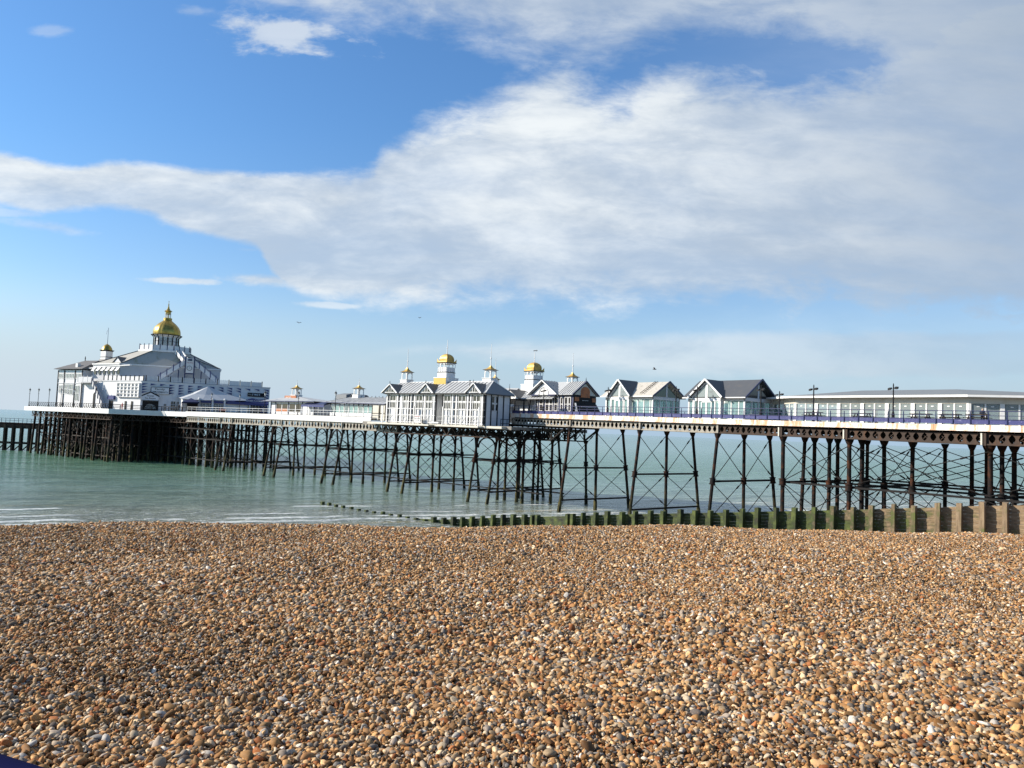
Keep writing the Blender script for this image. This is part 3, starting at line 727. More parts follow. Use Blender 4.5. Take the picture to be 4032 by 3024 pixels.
# roofs
m=MB(); gable_x(m,-97.2,-76.4,82.5,85.8,89.1,5.1,7.05); rf=m.build('roof',M['roof'],W)
m=MB(); m.prism([(-76.4,82.5,5.1),(-76.4,85.8,7.05),(-76.4,85.8,7.17),(-76.4,82.48,5.22)],(1.4,0,0)); m.v=m.v; m.f=m.f
m=MB(); m.poly([(-76.41,85.8,7.16),(-76.41,82.48,5.2),(-74.9,82.48,5.2)]); m.poly([(-76.41,85.8,7.16),(-74.9,82.48,5.2),(-74.9,89.1,5.2)]); m.poly([(-76.41,85.8,7.16),(-74.9,89.1,5.2),(-76.41,89.1,5.2)]); m.poly([(-76.41,82.48,5.1),(-74.9,82.48,5.1),(-74.9,89.1,5.1),(-76.41,89.1,5.1)]); m.box(-76.4,-74.9,82.48,89.1,5.08,5.2)
m.build('hip_end',M['flat_roof'],W,parent=rf)
m=MB(); m.bar((-76.4,85.8,7.2),(-74.9,82.5,5.26),.12,.1); m.bar((-76.4,85.8,7.2),(-74.9,89.1,5.26),.12,.1); m.box(-94.5,-76.4,85.7,85.9,7.12,7.22); m.build('ridge_cap',M['white'],W,parent=rf)
seams(W,-97,-76.6,82.5,85.8,5.1,7.05,.8,rf)
m=MB(); m.box(-97.3,-74.8,82.36,82.5,5.04,5.16); m.box(-74.9,-74.8,82.5,89.1,5.02,5.1); m.build('gutter',M['black'],W)
m=MB(); m.box(-97.2,-75.,82.6,83,4.98,5.08); m.build('eave_board',M['white'],W)
for xl,xc,xr in ((-97.7,-95.65,-93.8),(-89.0,-87.2,-85.5),(-78.8,-77.1,-75.5)):
    m=MB(); gable_y(m,xl,xc,xr,82.2,85.2,5.14,6.6,.1); g=m.build('gablet_roof',M['roofbrown'],W)
    m=MB(); m.xz([(xl+.15,5.18),(xr-.15,5.18),(xc,6.52)],82.42,82.5); m.build('gablet_wall',M['white2'],W,parent=g)
    m=MB(); m.xz([(xl+.75,5.32),(xr-.75,5.32),(xc,6.15)],82.40,82.43); m.build('gablet_window',M['glass_dark'],W,parent=g)
    m=MB(); m.bar((xl,82.18,5.2),(xc,82.18,6.64),.1,.12); m.bar((xr,82.18,5.2),(xc,82.18,6.64),.1,.12); m.bar((xl+.8,82.36,5.3),(xr-.8,82.36,5.3),.1,.1)
    for d in (-.25,.25): m.box(xc+d-.04,xc+d+.04,82.3,82.4,5.3,5.95)
    m.build('bargeboard',M['white'],W,parent=g)
    m=MB(); m.lathe((xc,82.2,6.65),[(.05,0),(.04,.2),(.07,.25),(.015,.5)],6); m.build('finial',M['black'],W,parent=g)
spire_cupola(W,-96.4,86.5,5.6,7.68,8.88,9.7,12.85,1.62,1.28)
dome_cupola(W,-87.15,86.5,(5.7,7.75,8.65,10.3,11.7,13.95),2.75,True)
spire_cupola(W,-77.7,86.5,5.9,7.7,8.9,9.6,12.9,1.75,1.3)
m=MB(); m.lathe((-79.8,84.3,6.3),[(.06,0),(.06,.75),(.11,.8),(.08,.95)],8); m.build('vent_pipe',M['iron'],W)
# notice board, posts and pipe on the walkway
for p,h in ((155,3.3),(628,3.0),(1055,3.0),(1592,3.0)):
    pass
m=MB()
for p in (155,625,1055,1592): x=fx(p); m.box(x-.08,x+.08,82.2,82.35,.34,3.1)
m.build('fence_post',M['white'],W)
m=MB()
for z in (1.0,1.55):
    m.tube((-101,82.0,z),(-85.9,82.0,z),.015); m.tube((-84.2,82.0,z),(-75.6,82.0,z),.015)
for i in range(12): m.tube((-101+i*2.1,82.,.34),(-101+i*2.1,82.,1.55),.015)
m.build('handrail',M['white'],W)
m=MB(); m.tube((-85.6,82.3,.62),(-84.1,82.3,.62),.14,.14,10); m.build('pipe',M['white'],W)
SGN=Thing(B,'notice_board','white notice board with red heading against the white timber wall','sign',(fx(700),82.1,.5))
m=MB(); m.box(fx(655),fx(742),82.05,82.1,.55,1.65); m.build('board',M['white'],SGN)
text_part(SGN,'DANGER',fx(662),fx(736),1.5,82.05,.16,M['red'])
text_part(SGN,'NO ACCESS',fx(662),fx(736),1.22,82.05,.14,M['black'])
text_part(SGN,'KEEP OUT',fx(672),fx(728),.95,82.05,.12,M['black'])
WC=Thing(B,'open_stair_cage','dark railed ladder platform at the shore end of the white timber building','platform',(-74.9,86,.2))
m=MB(); m.box(-75.1,-73.4,84.4,88.6,.22,.34)
for y in (84.5,85.9,87.3,88.5): m.tube((-73.5,y,.3),(-73.5,y,1.5),.04)
for z in (.9,1.5): m.tube((-73.5,84.5,z),(-73.5,88.5,z),.04)
m.build('guard_rail',M['iron'],WC)
# ================================================================ small cupola hut (seaward half)
H1=Thing(B,'kiosk','low white hut with small open cupola and brown roof sign','kiosk',(-139,88,ZD))
m=MB(); m.box(-138.8,-124.,88.1,94,ZD,3.85); m.build('wall',M['white2'],H1)
m=MB(); c=[(-141.2,87.3),(-123.2,87.3),(-123.2,94.8),(-141.2,94.8)]; t_=[(-136.4,90.6),(-132.8,90.6),(-132.8,91.6),(-136.4,91.6)]
for i in range(4):
    j=(i+1)%4; m.poly([(*c[i],3.92),(*c[j],3.92),(*t_[j],4.95),(*t_[i],4.95)])
m.poly([(*q,4.95) for q in t_]); m.poly([(*q,3.8) for q in c]); r1=m.build('roof',M['roof'],H1)
m=MB(); m.box(-141.25,-123.1,87.2,87.34,3.78,3.94); m.build('gutter',M['navy'],H1)
for x0,x1,g in ((-136.9,-134.9,0),(-134.8,-132.8,0),(-132.3,-130.2,1),(-130.1,-128.2,1)):
    f=window(H1,x0,x1,1.8,3.45,88.08,1,1,fm='white2',gm='glass_dark',w=.1)
    if not g: m=MB(); m.box(x0+.1,x1-.1,88.0,88.04,1.85,2.4); m.build('poster',M['orange'],H1,parent=f)
m=MB()
for x in (-138.8,-137.1,-132.6,-128.,-124.): m.box(x-.08,x+.08,87.98,88.1,ZD,3.8)
m.build('pilaster',M['navy'],H1)
m=MB(); m.box(-136.5,-132.6,89.6,89.8,4.1,5.1); bs=m.build('sign_board',M['orange'],H1)
text_part(H1,'FISH & CHIPS',-136.1,-134.2,4.75,89.6,.3,M['white'],parent=bs)
text_part(H1,'PIER',-135.8,-134.6,4.4,89.6,.25,M['white'],parent=bs)
spire_cupola(H1,-134.6,91.1,4.6,5.35,6.6,7.3,8.4,1.75,1.4)
AW=Thing(B,'canopy','navy canopy on small posts beside the cupola hut','canopy',(-127,87.6,ZD))
m=MB(); m.prism([(-126.6,86.9,3.1),(-119.4,86.9,3.1),(-119.4,88.6,3.6),(-126.6,88.6,3.6)],(0,0,.18)); m.build('canopy_top',M['navy'],AW)
m=MB(); m.box(-126.6,-119.4,86.85,86.9,2.85,3.12); m.build('valance',M['blue'],AW)
for x in (-126.4,-124.7,-122.9,-121.2,-119.6): m=MB(); m.tube((x,87,ZD),(x,87,3.1),.06); m.build('post',M['white'],AW)
# ================================================================ pale hall
HL=Thing(B,'hall','long low pale hall with ribbed roof and small golden-capped cupola','building',(-120,88,ZD))
m=MB(); m.box(-119.1,-103.,88.1,97,ZD,3.5); m.build('wall',M['white2'],HL)
m=MB(); m.poly([(-120.9,87.4,3.85),(-102.8,87.4,3.62),(-102.8,92,4.98),(-118,92,4.98)]); m.poly([(-120.9,87.4,3.85),(-118,92,4.98),(-120.9,97.4,3.85)]); m.poly([(-120.9,97.4,3.85),(-118,92,4.98),(-102.8,92,4.98),(-102.8,97.4,3.62)]); r2=m.build('roof',M['roof'],HL)
m=MB(); m.prism([(-120.9,87.36,3.85),(-102.8,87.36,3.62),(-102.8,87.36,3.5),(-120.9,87.36,3.72)],(0,.06,0)); m.build('gutter',M['navy'],HL)
m=MB()
for i in range(11):
    x=-119.6+i*1.6; m.bar((x+1.4,92,5.02),(x,87.4,3.88),.05,.05)
m.build('roof_seam',M['roofdark'],HL,parent=r2)
m=MB()
for i in range(14): m.lathe((-117+i*1.02,92,4.98),[(.05,0),(.09,.1),(.02,.28)],6)
m.build('ridge_crest',M['roofdark'],HL,parent=r2)
for i in range(9):
    x=-118.8+i*1.37; window(HL,x,x+1.2,1.9,3.25,88.06,1,1,gm='glass_clear' if i%3 else 'glass_cafe',w=.09)
    m=MB(); m.box(x-.11,x-.05,87.95,88.08,2.9,3.6); m.build('bracket',M['black'],HL)
spire_cupola(HL,-115.8,92,4.8,5.5,6.6,7.25,8.5,1.75,1.35)
GB=Thing(B,'roof_hut','small grey gabled rooflight block behind the pale hall','roof structure',(-127,100,3.5))
m=MB(); m.yz([(99,3.2),(103,3.2),(103,5.6),(101,6.3),(99,5.9)],-132,-128.6); m.build('wall',M['flat_roof'],GB)
m=MB(); gable_y(m,-128.6,-126.8,-125,99,103,4.4,5.9); m.build('roof',M['roofdark'],GB); m=MB(); m.xz([(-128.4,3.2),(-125.2,3.2),(-125.2,4.4),(-126.8,5.75),(-128.4,4.4)],99.2,102); m.build('gable_wall',M['glass_cafe'],GB)
for (x0,x1,l) in ((-105.4,-103.6,'cream service cabinet beside the pale hall, left one of two'),(-103.3,-102.,'narrow cream service cabinet next to the white timber building')):
    c=Thing(B,'service_cabinet',l,'cabinet',(x0,87,.7)); m=MB(); m.box(x0,x1,86.9,88.,.7,3.3); m.build('body',M['cream'],c); m=MB(); m.box(x0-.04,x0+.04,86.84,86.9,.7,3.35); m.box(x1-.04,x1+.04,86.84,86.9,.7,3.35); m.box(x0,x1,86.84,86.9,1.9,1.98); m.build('frame',M['wood'],c)
# ================================================================ second cupola building, behind (A frame)
W2=Thing(A,'cupola_tower_building','white building behind with gilded dome tower and weathervane','pavilion',(-99,82,2.4))
m=MB(); m.box(-101,-87.2,82,89,2.4,5.2); m.build('wall',M['white2'],W2)
m=MB(); gable_x(m,-101.5,-86.5,80.2,84.3,89.5,5.0,6.9); r3=m.build('roof',M['roof'],W2); seams(W2,-101,-87,80.2,84.3,5.0,6.9,.7,r3)
m=MB(); gable_y(m,-98.2,-96.2,-93.8,79.6,83.5,5.0,6.5,.1); g=m.build('gablet_roof',M['roofbrown'],W2)
m=MB(); m.xz([(-98,5.05),(-94.1,5.05),(-96.2,6.4)],79.8,79.9); m.build('gablet_wall',M['white'],W2,parent=g)
m=MB(); m.lathe((-96.2,79.7,6.5),[(.05,0),(.02,1.0)],6); m.build('finial',M['black'],W2,parent=g)
m=MB()
for x in (-97.8,-95.4,-93.1,-91.7): m.box(x-.09,x+.09,80.1,80.3,2.4,5.0)
m.box(-98,-91.5,80.1,80.3,4.75,5.0); m.build('veranda_post',M['black'],W2)
dome_cupola(W2,-95.9,84.6,(5.4,7.6,8.4,9.95,11.4,13.2),3.0)
m=MB(); m.box(-96.25,-95.55,84.58,84.62,13.3,13.42); m.poly([(-95.5,84.6,13.5),(-95.2,84.6,13.35),(-95.5,84.6,13.2)]); m.build('weathervane',M['black'],W2)
# far-side twin spire seen just left of the third cupola
W3=Thing(B,'cupola_building','far-side white building, its thin spire showing behind the rightmost cupola','pavilion',(-80,97,1.2))
m=MB(); m.box(-97,-82,96,101,1.2,5.0); m.build('wall',M['white2'],W3); m=MB(); gable_x(m,-97,-82,95.6,98.5,101.4,5.0,6.9); m.build('roof',M['roof'],W3)
spire_cupola(W3,-87.35,98.5,6,7.2,8.5,9.3,12.2,1.3,1.0)
# ================================================================ black gabled tea pavilion with fine cupola (A)
TP=Thing(A,'tea_pavilion','navy timber pavilion with white windows, grey cross-gabled roof and slender cupola','pavilion',(-91.5,81,2.5))
m=MB(); m.box(-91.3,-82.8,81.15,86,2.5,5.6); m.build('wall',M['navy'],TP)
m=MB(); gable_x(m,-92.3,-82.5,80.6,83.5,86.4,5.62,7.75); r4=m.build('roof',M['roof'],TP); seams(TP,-86,-82.6,80.6,83.5,5.62,7.75,.5,r4); seams(TP,-92.2,-90.5,80.6,83.5,5.62,7.75,.5,r4)
m=MB(); gable_y(m,-92.2,-88.9,-85.6,80.1,83.4,5.62,7.8); r5=m.build('front_gable_roof',M['roof'],TP)
m=MB(); 
for i in range(5): y=80.4+i*.6; m.bar((-85.6,y,5.8),(-88.9,y,7.97),.05,.06); m.bar((-92.2,y,5.8),(-88.9,y,7.97),.05,.06)
m.build('roof_seam',M['roofdark'],TP,parent=r5)
m=MB(); m.xz([(-91.6,5.75),(-86.2,5.75),(-88.9,7.6)],80.6,80.7); m.build('gable_wall',M['white'],TP)
m=MB(); m.bar((-92.3,80.08,5.72),(-88.9,80.08,7.93),.1,.16); m.bar((-85.5,80.08,5.72),(-88.9,80.08,7.93),.1,.16); m.build('bargeboard',M['white'],TP)
pts=[(-88.9-1.15*math.cos(math.pi*i/10),80.5,5.6+1.3*math.sin(math.pi*i/10)) for i in range(11)]; m=MB()
for a,b in zip(pts[:-1],pts[1:]): m.bar(a,b,.08,.08,(0,1,0))
m.build('arch_moulding',M['white2'],TP)
m=MB(); m.box(-91.6,-90.1,80.4,80.72,5.55,5.72); m.box(-87.7,-86.1,80.4,80.72,5.55,5.72); m.build('lintel',M['navy'],TP)
for x0,x1 in ((-91.2,-90.7),(-90.3,-89.5),(-88.9,-88.1),(-88.0,-87.3),(-86.9,-86.2),(-85.5,-85.0),(-84.6,-84.0),(-83.8,-83.3)):
    window(TP,x0,x1,3.2,5.3,81.1,1,2,gm='glass_dark',w=.09)
m=MB()
for x in (-91.3,-89.2,-85.8): m.path([(x-.05,80.7,5.6),(x,80.95,5.3),(x+.02,81.0,2.6)],.05)
m.build('downpipe',M['white'],TP)
spire_cupola(TP,-86.1,84,7.0,7.75,8.6,9.35,12.4,1.3,1.2)
for x in (-88.9,-82.6):
    m=MB(); m.lathe((x,80.1 if x<-85 else 83.5,7.85),[(.05,0),(.07,.12),(.015,.6)],6); m.build('finial',M['black'],TP)
# shore-facing gable with painted board and leaning black boarding
m=MB(); m.yz([(81.2,5.7),(85.9,5.7),(83.5,7.5)],-82.8,-82.7); m.build('end_gable',M['cream'],TP)
m=MB(); m.bar((-82.45,80.6,5.7),(-82.45,83.5,7.85),.12,.14); m.bar((-82.45,86.4,5.7),(-82.45,83.5,7.85),.12,.14); m.build('bargeboard',M['navy'],TP)
m=MB(); c=[(83.5+.95*math.cos(t),6.25+.75*math.sin(t)) for t in [math.pi*i/10 for i in range(11)]]+[(82.55,5.35),(84.45,5.35)]
m.yz(c,-82.68,-82.62); m.build('sign_board',M['orange'],TP)
m=MB(); m.yz([(80.9,2.3),(86.6,2.3),(85.9,4.4),(85.9,5.6),(81.1,5.6),(81.1,4.4)],-82.79,-82.72); m.prism([(-82.7,81.2,4.4),(-82.7,85.9,4.4),(-81.4,86.3,2.3),(-81.4,81.,2.3)],(.08,0,.04)); m.build('black_boarding',M['black'],TP)
for y in (81.3,85.): m=MB(); m.box(-82.7,-82.66,y,y+.9,4.75,5.35); m.build('poster',M['orange'],TP)
m=MB(); m.bar((-81.9,82.,3.9),(-81.9,85.6,3.9),.06,.06); m.bar((-82.4,82.6,4.9),(-82.4,83.9,4.9),.05,.05)
for k in range(3): m.bar((-82.2+.2*k,80.9-.1*k,4.4),(-81.2+.25*k,80.2,2.4),.07,.07)
m.build('leaning_poles',M['greywall'],TP)
# white seats and barrels on the corner of the deck
for i,(x,l) in enumerate(((-97.8,'white folded seating on the deck corner, nearest the timber building'),(-96.2,'white folded seating, middle of the row before the veranda'),(-94.7,'white folded seating, right of the row before the veranda'))):
    t=Thing(A,'bench',l,'bench',(x,79,2.5)); m=MB(); m.box(x-.6,x+.6,78.9,79.05,3.7,4.1); m.build('backrest',M['white'],t); m=MB(); m.box(x-.6,x+.6,78.2,78.9,3.0,3.12); m.build('seat',M['white'],t); 
    for s in (-.5,.5): m=MB(); m.box(x+s-.05,x+s+.05,78.3,79,2.5,3.0); m.build('leg',M['white'],t)
UB=Thing(A,'parasol','folded navy parasol on the deck corner by the white timber building','parasol',(-99.5,79.5,2.4))
m=MB(); m.lathe((-99.3,79.2,2.4),[(.9,1.3),(.5,1.75),(.12,2.2),(.03,2.35)],8); m.build('canopy',M['blue'],UB); m=MB(); m.tube((-99.3,79.2,2.4),(-99.3,79.2,4.7),.04); m.build('pole',M['white'],UB)
# ================================================================ kiosks
def kiosk(label,x0,x1,y0,y1,zb,ze,zr,gl,gr,gz,yg,mainroof,gableroof,extra=None):
    th=Thing(A,'kiosk',label,'kiosk',(x0,yg,zb)); gc=(gl+gr)/2; yc=(y0+y1)/2
    m=MB()
    def post(x,y,w=.2): m.box(x-w/2,x+w/2,y-w/2,y+w/2,zb,ze)
    for x in (x0+.1,x1-.1):
        for y in (y0+.1,y1-.1): post(x,y)
    for y in np.linspace(y0+.1,y1-.1,5)[1:-1]: post(x1-.08,float(y),.14); post(x0+.08,float(y),.14)
    for x in (gl+.25,gr-.25): post(x,yg+.15,.26)
    for x in (gl+.95,gr-.95,gc): post(x,yg+.13,.15)
    for x in np.arange(gr+.9,x1-.3,1.05): post(float(x),y0+.08,.12)
    for x in np.arange(x0+1.0,x1-.3,1.2): post(float(x),y1-.1,.14)
    m.build('frame_post',M['white'],th)
    m=MB(); m.box(x0,gl+.1,y0,y0+.15,ze-.28,ze); m.box(gr-.1,x1,y0,y0+.15,ze-.28,ze); m.box(gl+.1,gr-.1,yg,yg+.16,ze-.35,ze+.02); m.box(x1-.15,x1,y0+.16,y1-.16,ze-.3,ze); m.box(x0,x0+.15,y0+.16,y1-.16,ze-.3,ze); m.box(x0,x1,y1-.15,y1,ze-.3,ze)
    m.box(x0,x1,y0,y1,zb-.1,zb+.12); m.build('ring_beam',M['white'],th)
    m=MB(); m.box(gl+.1,gl+.22,yg,y0,zb,ze); m.box(gr-.22,gr-.1,yg,y0,zb,ze); m.build('porch_wall',M['white'],th)
    def gl_(a,b,c,d):
        q=MB(); q.box(a,b,c,d,zb+.15,ze-.3); q.build('glass_panel',M['glass_clear'],th)
    gl_(x0+.2,gl,y0+.06,y0+.08); gl_(gr,x1-.2,y0+.06,y0+.08); gl_(gl+.4,gr-.4,yg+.1,yg+.12); gl_(x1-.08,x1-.06,y0+.2,y1-.2); gl_(x0+.06,x0+.08,y0+.2,y1-.2); gl_(x0+.2,x1-.2,y1-.08,y1-.06)
    # door leaves
    for a in (gc-.72,gc+.05): window(th,a,a+.66,zb+.1,ze-.45,yg+.06,1,1,gm='glass_clear',w=.12,name='door')
    # roofs
    m=MB(); gable_x(m,x0-.45,x1+.45,y0-.55,yc,y1+.55,ze+.02,zr); r=m.build('roof',M[mainroof],th)
    m=MB(); gable_y(m,gl-.3,gc,gr+.3,yg-.35,yc,ze+.02,gz,.13); r2=m.build('front_gable_roof',M[gableroof],th)
    m=MB(); 
    for xx in (gl-.32,gr+.32): m.bar((xx,yg-.4,ze+.1),(gc,yg-.4,gz+.12),.08,.2)
    m.build('bargeboard',M['white'],th)
    m=MB(); 
    for yy in (y0-.57,y1+.57): m.bar((x1+.5,yy,ze+.1),(x1+.5,yc,zr+.12),.08,.2)
    m.build('bargeboard',M['navy'],th)
    m=MB(); m.bar((x0-.45,y0-.6,ze+.06),(gl-.3,y0-.6,ze+.06),.1,.12); m.bar((gr+.3,y0-.6,ze+.06),(x1+.45,y0-.6,ze+.06),.1,.12); m.build('gutter',M['white'],th)
    # gable glazing
    def tri(P_,w,name,mt):
        pass
    s=(gz-ze)/(gc-gl+.3)
    for sg in (-1,1):
        m=MB(); a=gc+sg*.16; b=gc+sg*((gr-gl)/2-.25); m.xz([(a,ze+.15),(b,ze+.15),(a,ze+.02+s*(abs(b-a)+.12))],yg+.04,yg+.06); m.build('gable_window',M['glass_gable'],th)
    m=MB(); m.box(gc-.15,gc+.15,yg,yg+.1,ze+.02,gz-.1); m.bar((gl,yg+.05,ze+.1),(gc,yg+.05,gz-.06),.1,.26); m.bar((gr,yg+.05,ze+.1),(gc,yg+.05,gz-.06),.1,.26); m.build('gable_frame',M['white'],th)
    s=(zr-ze)/((y1-y0)/2+.55)
    for sg in (-1,1):
        m=MB(); a=yc+sg*.16; b=yc+sg*((y1-y0)/2-.35); m.yz([(a,ze+.15),(b,ze+.15),(a,ze+.02+s*(abs(b-a)+.2))],x1-.06,x1-.04); m.build('gable_window',M['glass_dark'],th)
    m=MB(); m.box(x1-.12,x1-.01,yc-.16,yc+.16,ze+.02,zr-.1); m.box(x1-.14,x1-.005,y0+.2,y1-.2,ze-.05,ze+.12); m.build('gable_frame',M['greywall'],th)
    return th,r
K1,r=kiosk('pale glazed kiosk with lichen-whitened roof, dark front gable and roof ladders',-74.4,-65.9,79.2,84.9,2.3,5.1,7.2,-73.0,-69.4,7.35,78.5,'rooflichen','roofdark')
for x in (-72.9,-67.9):
    m=MB(); 
    for d in (0,.45): m.bar((x+d,78.9,5.6),(x+d,82.0,7.42),.05,.05)
    for k in range(7): a=lerp((78.9,5.6),(82.0,7.42),(k+.5)/7); m.bar((x,a[0],a[1]),(x+.45,a[0],a[1]),.04,.04)
    m.build('roof_ladder',M['wood'],K1,parent=r)
K2,r=kiosk('pale glazed kiosk with clean dark slate roof next to the long cafe',-60.2,-52.,79.2,84.9,2.3,4.85,7.15,-59.1,-54.8,7.05,78.5,'roofdark','roofdark')
# ================================================================ long cafe
CF=Thing(A,'cafe','long low glazed cafe with flat grey hipped roof and white eaves near the shore','cafe',(-47.2,82,2.1))
cw=[(-52.4,85.8),(-51.6,84.6),(-47.2,82),(-28.9,82),(-19,87.2),(-14,92)]
def onwall(a,b,t,off):
    L=math.hypot(b[0]-a[0],b[1]-a[1]); ux,uy=(b[0]-a[0])/L,(b[1]-a[1])/L
    return (a[0]+ux*t+uy*off, a[1]+uy*t-ux*off)
def wbox(m,a,b,t0,t1,o0,o1,z0,z1):
    p=[onwall(a,b,t0,o0),onwall(a,b,t1,o0),onwall(a,b,t1,o1),onwall(a,b,t0,o1)]
    p=[p[3],p[2],p[1],p[0]] if o1>o0 else p
    m.hexa([(*q,z0) for q in p]+[(*q,z1) for q in p])
lint=MB(); pil=MB(); mul=MB(); 
for k,(a,b) in enumerate(zip(cw[1:-1],cw[2:])):
    L=math.hypot(b[0]-a[0],b[1]-a[1]); n=max(1,round(L/2.65))
    wbox(lint,a,b,0,L,-.2,.02,4.38,5.02)
    for i in range(n+1):
        t=L*i/n; w=.19; t0,t1=max(0,t-w),min(L,t+w); wbox(pil,a,b,t0,t1,-.18,.06,2.1,4.38)
    for i in range(n):
        t0,t1=L*i/n+.2,L*(i+1)/n-.2; tm=(t0+t1)/2
        wbox(mul,a,b,tm-.07,tm+.07,-.1,.0,2.1,4.38)
        g=MB(); wbox(g,a,b,t0,t1,-.07,-.05,2.1,4.37); g.build('window',M['glass_cafe'],CF)
        g=MB(); q0=R_.uniform(.05,.3)
        wbox(g,a,b,t0+q0,tm-.1,-.16,-.12,2.1,3.62+R_.uniform(-.1,.15)); wbox(g,a,b,tm+R_.uniform(.1,.35),t1-R_.uniform(.02,.2),-.16,-.12,2.1,3.62+R_.uniform(-.1,.15))
        g.build('blind',M['blind'],CF)
        g=MB()
        for tt in (lerp((t0,0),(tm,0),.5)[0],lerp((tm,0),(t1,0),.5)[0]): wbox(g,a,b,tt-.12,tt+.12,-.05,-.03,4.05,4.15)
        g.build('window_sticker',M['white'],CF)
lint.build('lintel',M['cream'],CF); pil.build('pilaster',M['white'],CF); mul.build('mullion',M['white'],CF)
m=MB(); m.xy([(-49.6,84.6),(-47.1,82.9),(-29,82.9),(-19.4,88),(-14,92.6),(-14,97),(-49.6,97)],2.1,2.2); m.box(-49.6,-15,96.9,97,2.1,5); m.build('inner_wall',M['greywall'],CF)
ev=[(-53.4,85.3),(-52.6,84.0),(-47.4,81.1),(-28.7,81.1),(-18.4,86.4),(-13,91.5),(-13,98.4),(-51.4,98.4)]
m=MB(); m.xy(ev,4.98,5.2); m.build('eaves',M['white'],CF)
rg=[(-42.8,89.),(-32.6,89.)]
m=MB(); e2=[(x,y) for x,y in ev]
z=5.22; F3=lambda p:(*p,z)
m.poly([F3(e2[2]),F3(e2[3]),(*rg[1],6.27),(*rg[0],6.27)])
m.poly([F3(e2[3]),F3(e2[4]),(*rg[1],6.27)]); m.poly([F3(e2[4]),F3(e2[5]),(*rg[1],6.27)]); m.poly([F3(e2[5]),F3(e2[6]),(*rg[1],6.27)]); m.poly([F3(e2[6]),F3(e2[7]),(*rg[0],6.27),(*rg[1],6.27)])
m.poly([F3(e2[7]),F3(e2[0]),(*rg[0],6.27)]); m.poly([F3(e2[0]),F3(e2[1]),(*rg[0],6.27)]); m.poly([F3(e2[1]),F3(e2[2]),(*rg[0],6.27)])
m.build('roof',M['flat_roof'],CF)
# white end door at the seaward corner
m=MB(); a,b=cw[0],cw[1]
for dz in (0,): m.xy([(-52.3,86),(-52.5,85.2),(-51.7,84.5),(-51.4,85.2)],2.1,5.0)
m.build('corner_pier',M['white'],CF)
# picnic tables
def picnic():
    th=Thing(A,'picnic_table','x','picnic table',(0,0,0),'dark picnic tables on the cafe terrace')
    m=MB(); m.box(-.95,.95,-.38,.38,.72,.78); m.build('table_top',M['wood'],th)
    for y in (-.72,.72): m=MB(); m.box(-.95,.95,y-.13,y+.13,.42,.47); m.build('seat',M['wood'],th)
    for x in (-.65,.65):
        m=MB(); m.bar((x,-.75,0),(x,-.2,.72),.08,.08);m.bar((x,.75,0),(x,.2,.72),.08,.08);m.bar((x,-.7,.38),(x,.7,.38),.07,.07); m.build('leg',M['wood'],th)
    return th.o
PT=picnic()
for i,(x,y,l) in enumerate(((-43.4,79.2,'dark picnic table at the left end of the cafe, by a floodlight post'),(-38.,79.2,'dark picnic table with arched legs left of the middle of the cafe'),(-32.2,79.2,'dark picnic table just right of the middle floodlight post'),(-29.6,79.3,'dark picnic table under the right end of the straight cafe roof'),(-27.2,79.3,'dark picnic table where a person sits'),(-22.4,79.5,'dark picnic table at the extreme right of the cafe terrace'))):
    if i==0: PT.location=A.w(x,y,2.5); PT.rotation_euler=(0,0,A.rz); PT['label']=l
    else: place(PT,A,x,y,2.45,l)
for x,y,l in ((-63.1,79.5,'slim metal bench in the gap between the kiosks'),(-50.9,79.6,'slim bench in the gap before the cafe corner')):
    t=Thing(A,'bench',l,'bench',(x,y,2.2)); m=MB(); m.box(x-.8,x+.8,y-.2,y+.2,2.95,3.02); m.build('seat',M['navy'],t)
    for s in (-.6,.6): m=MB(); m.box(x+s-.04,x+s+.04,y-.15,y+.15,2.2,2.95); m.build('leg',M['navy'],t)
# ================================================================ pavilion with the great gold dome
def S2P(x,y):
    wx,wy=x*S.ex[0]+y*S.ey[0],x*S.ex[1]+y*S.ey[1]; return (wx*P.ex[0]+wy*P.ex[1],wx*P.ey[0]+wy*P.ey[1])
PV=Thing(P,'domed_pavilion','great white pavilion with ribbed gold dome, clock and outside stairs on the pierhead','pavilion',(10,8,1.1))
L0=[(0,0),(30.3,0),(29.6,14),(22,30),(-6,34),S2P(-22.5,8),S2P(-17,0)]
m=MB(); m.xy(L0,1.0,8.33); m.build('lower_storey',M['white2'],PV)
m=MB()
for a,b in zip(L0[:2]+L0[-1:],(L0[1],L0[2],L0[0])): wbox(m,a,b,-.1,math.hypot(b[0]-a[0],b[1]-a[1])+.1,-.2,.14,8.22,8.42)
m.build('cornice',M['white'],PV)
m=MB()
for a,b in zip(L0[:2]+L0[-1:],(L0[1],L0[2],L0[0])): wbox(m,a,b,-.1,math.hypot(b[0]-a[0],b[1]-a[1])+.1,-.2,.15,8.42,8.48)
m.build('coping',M['navy'],PV)
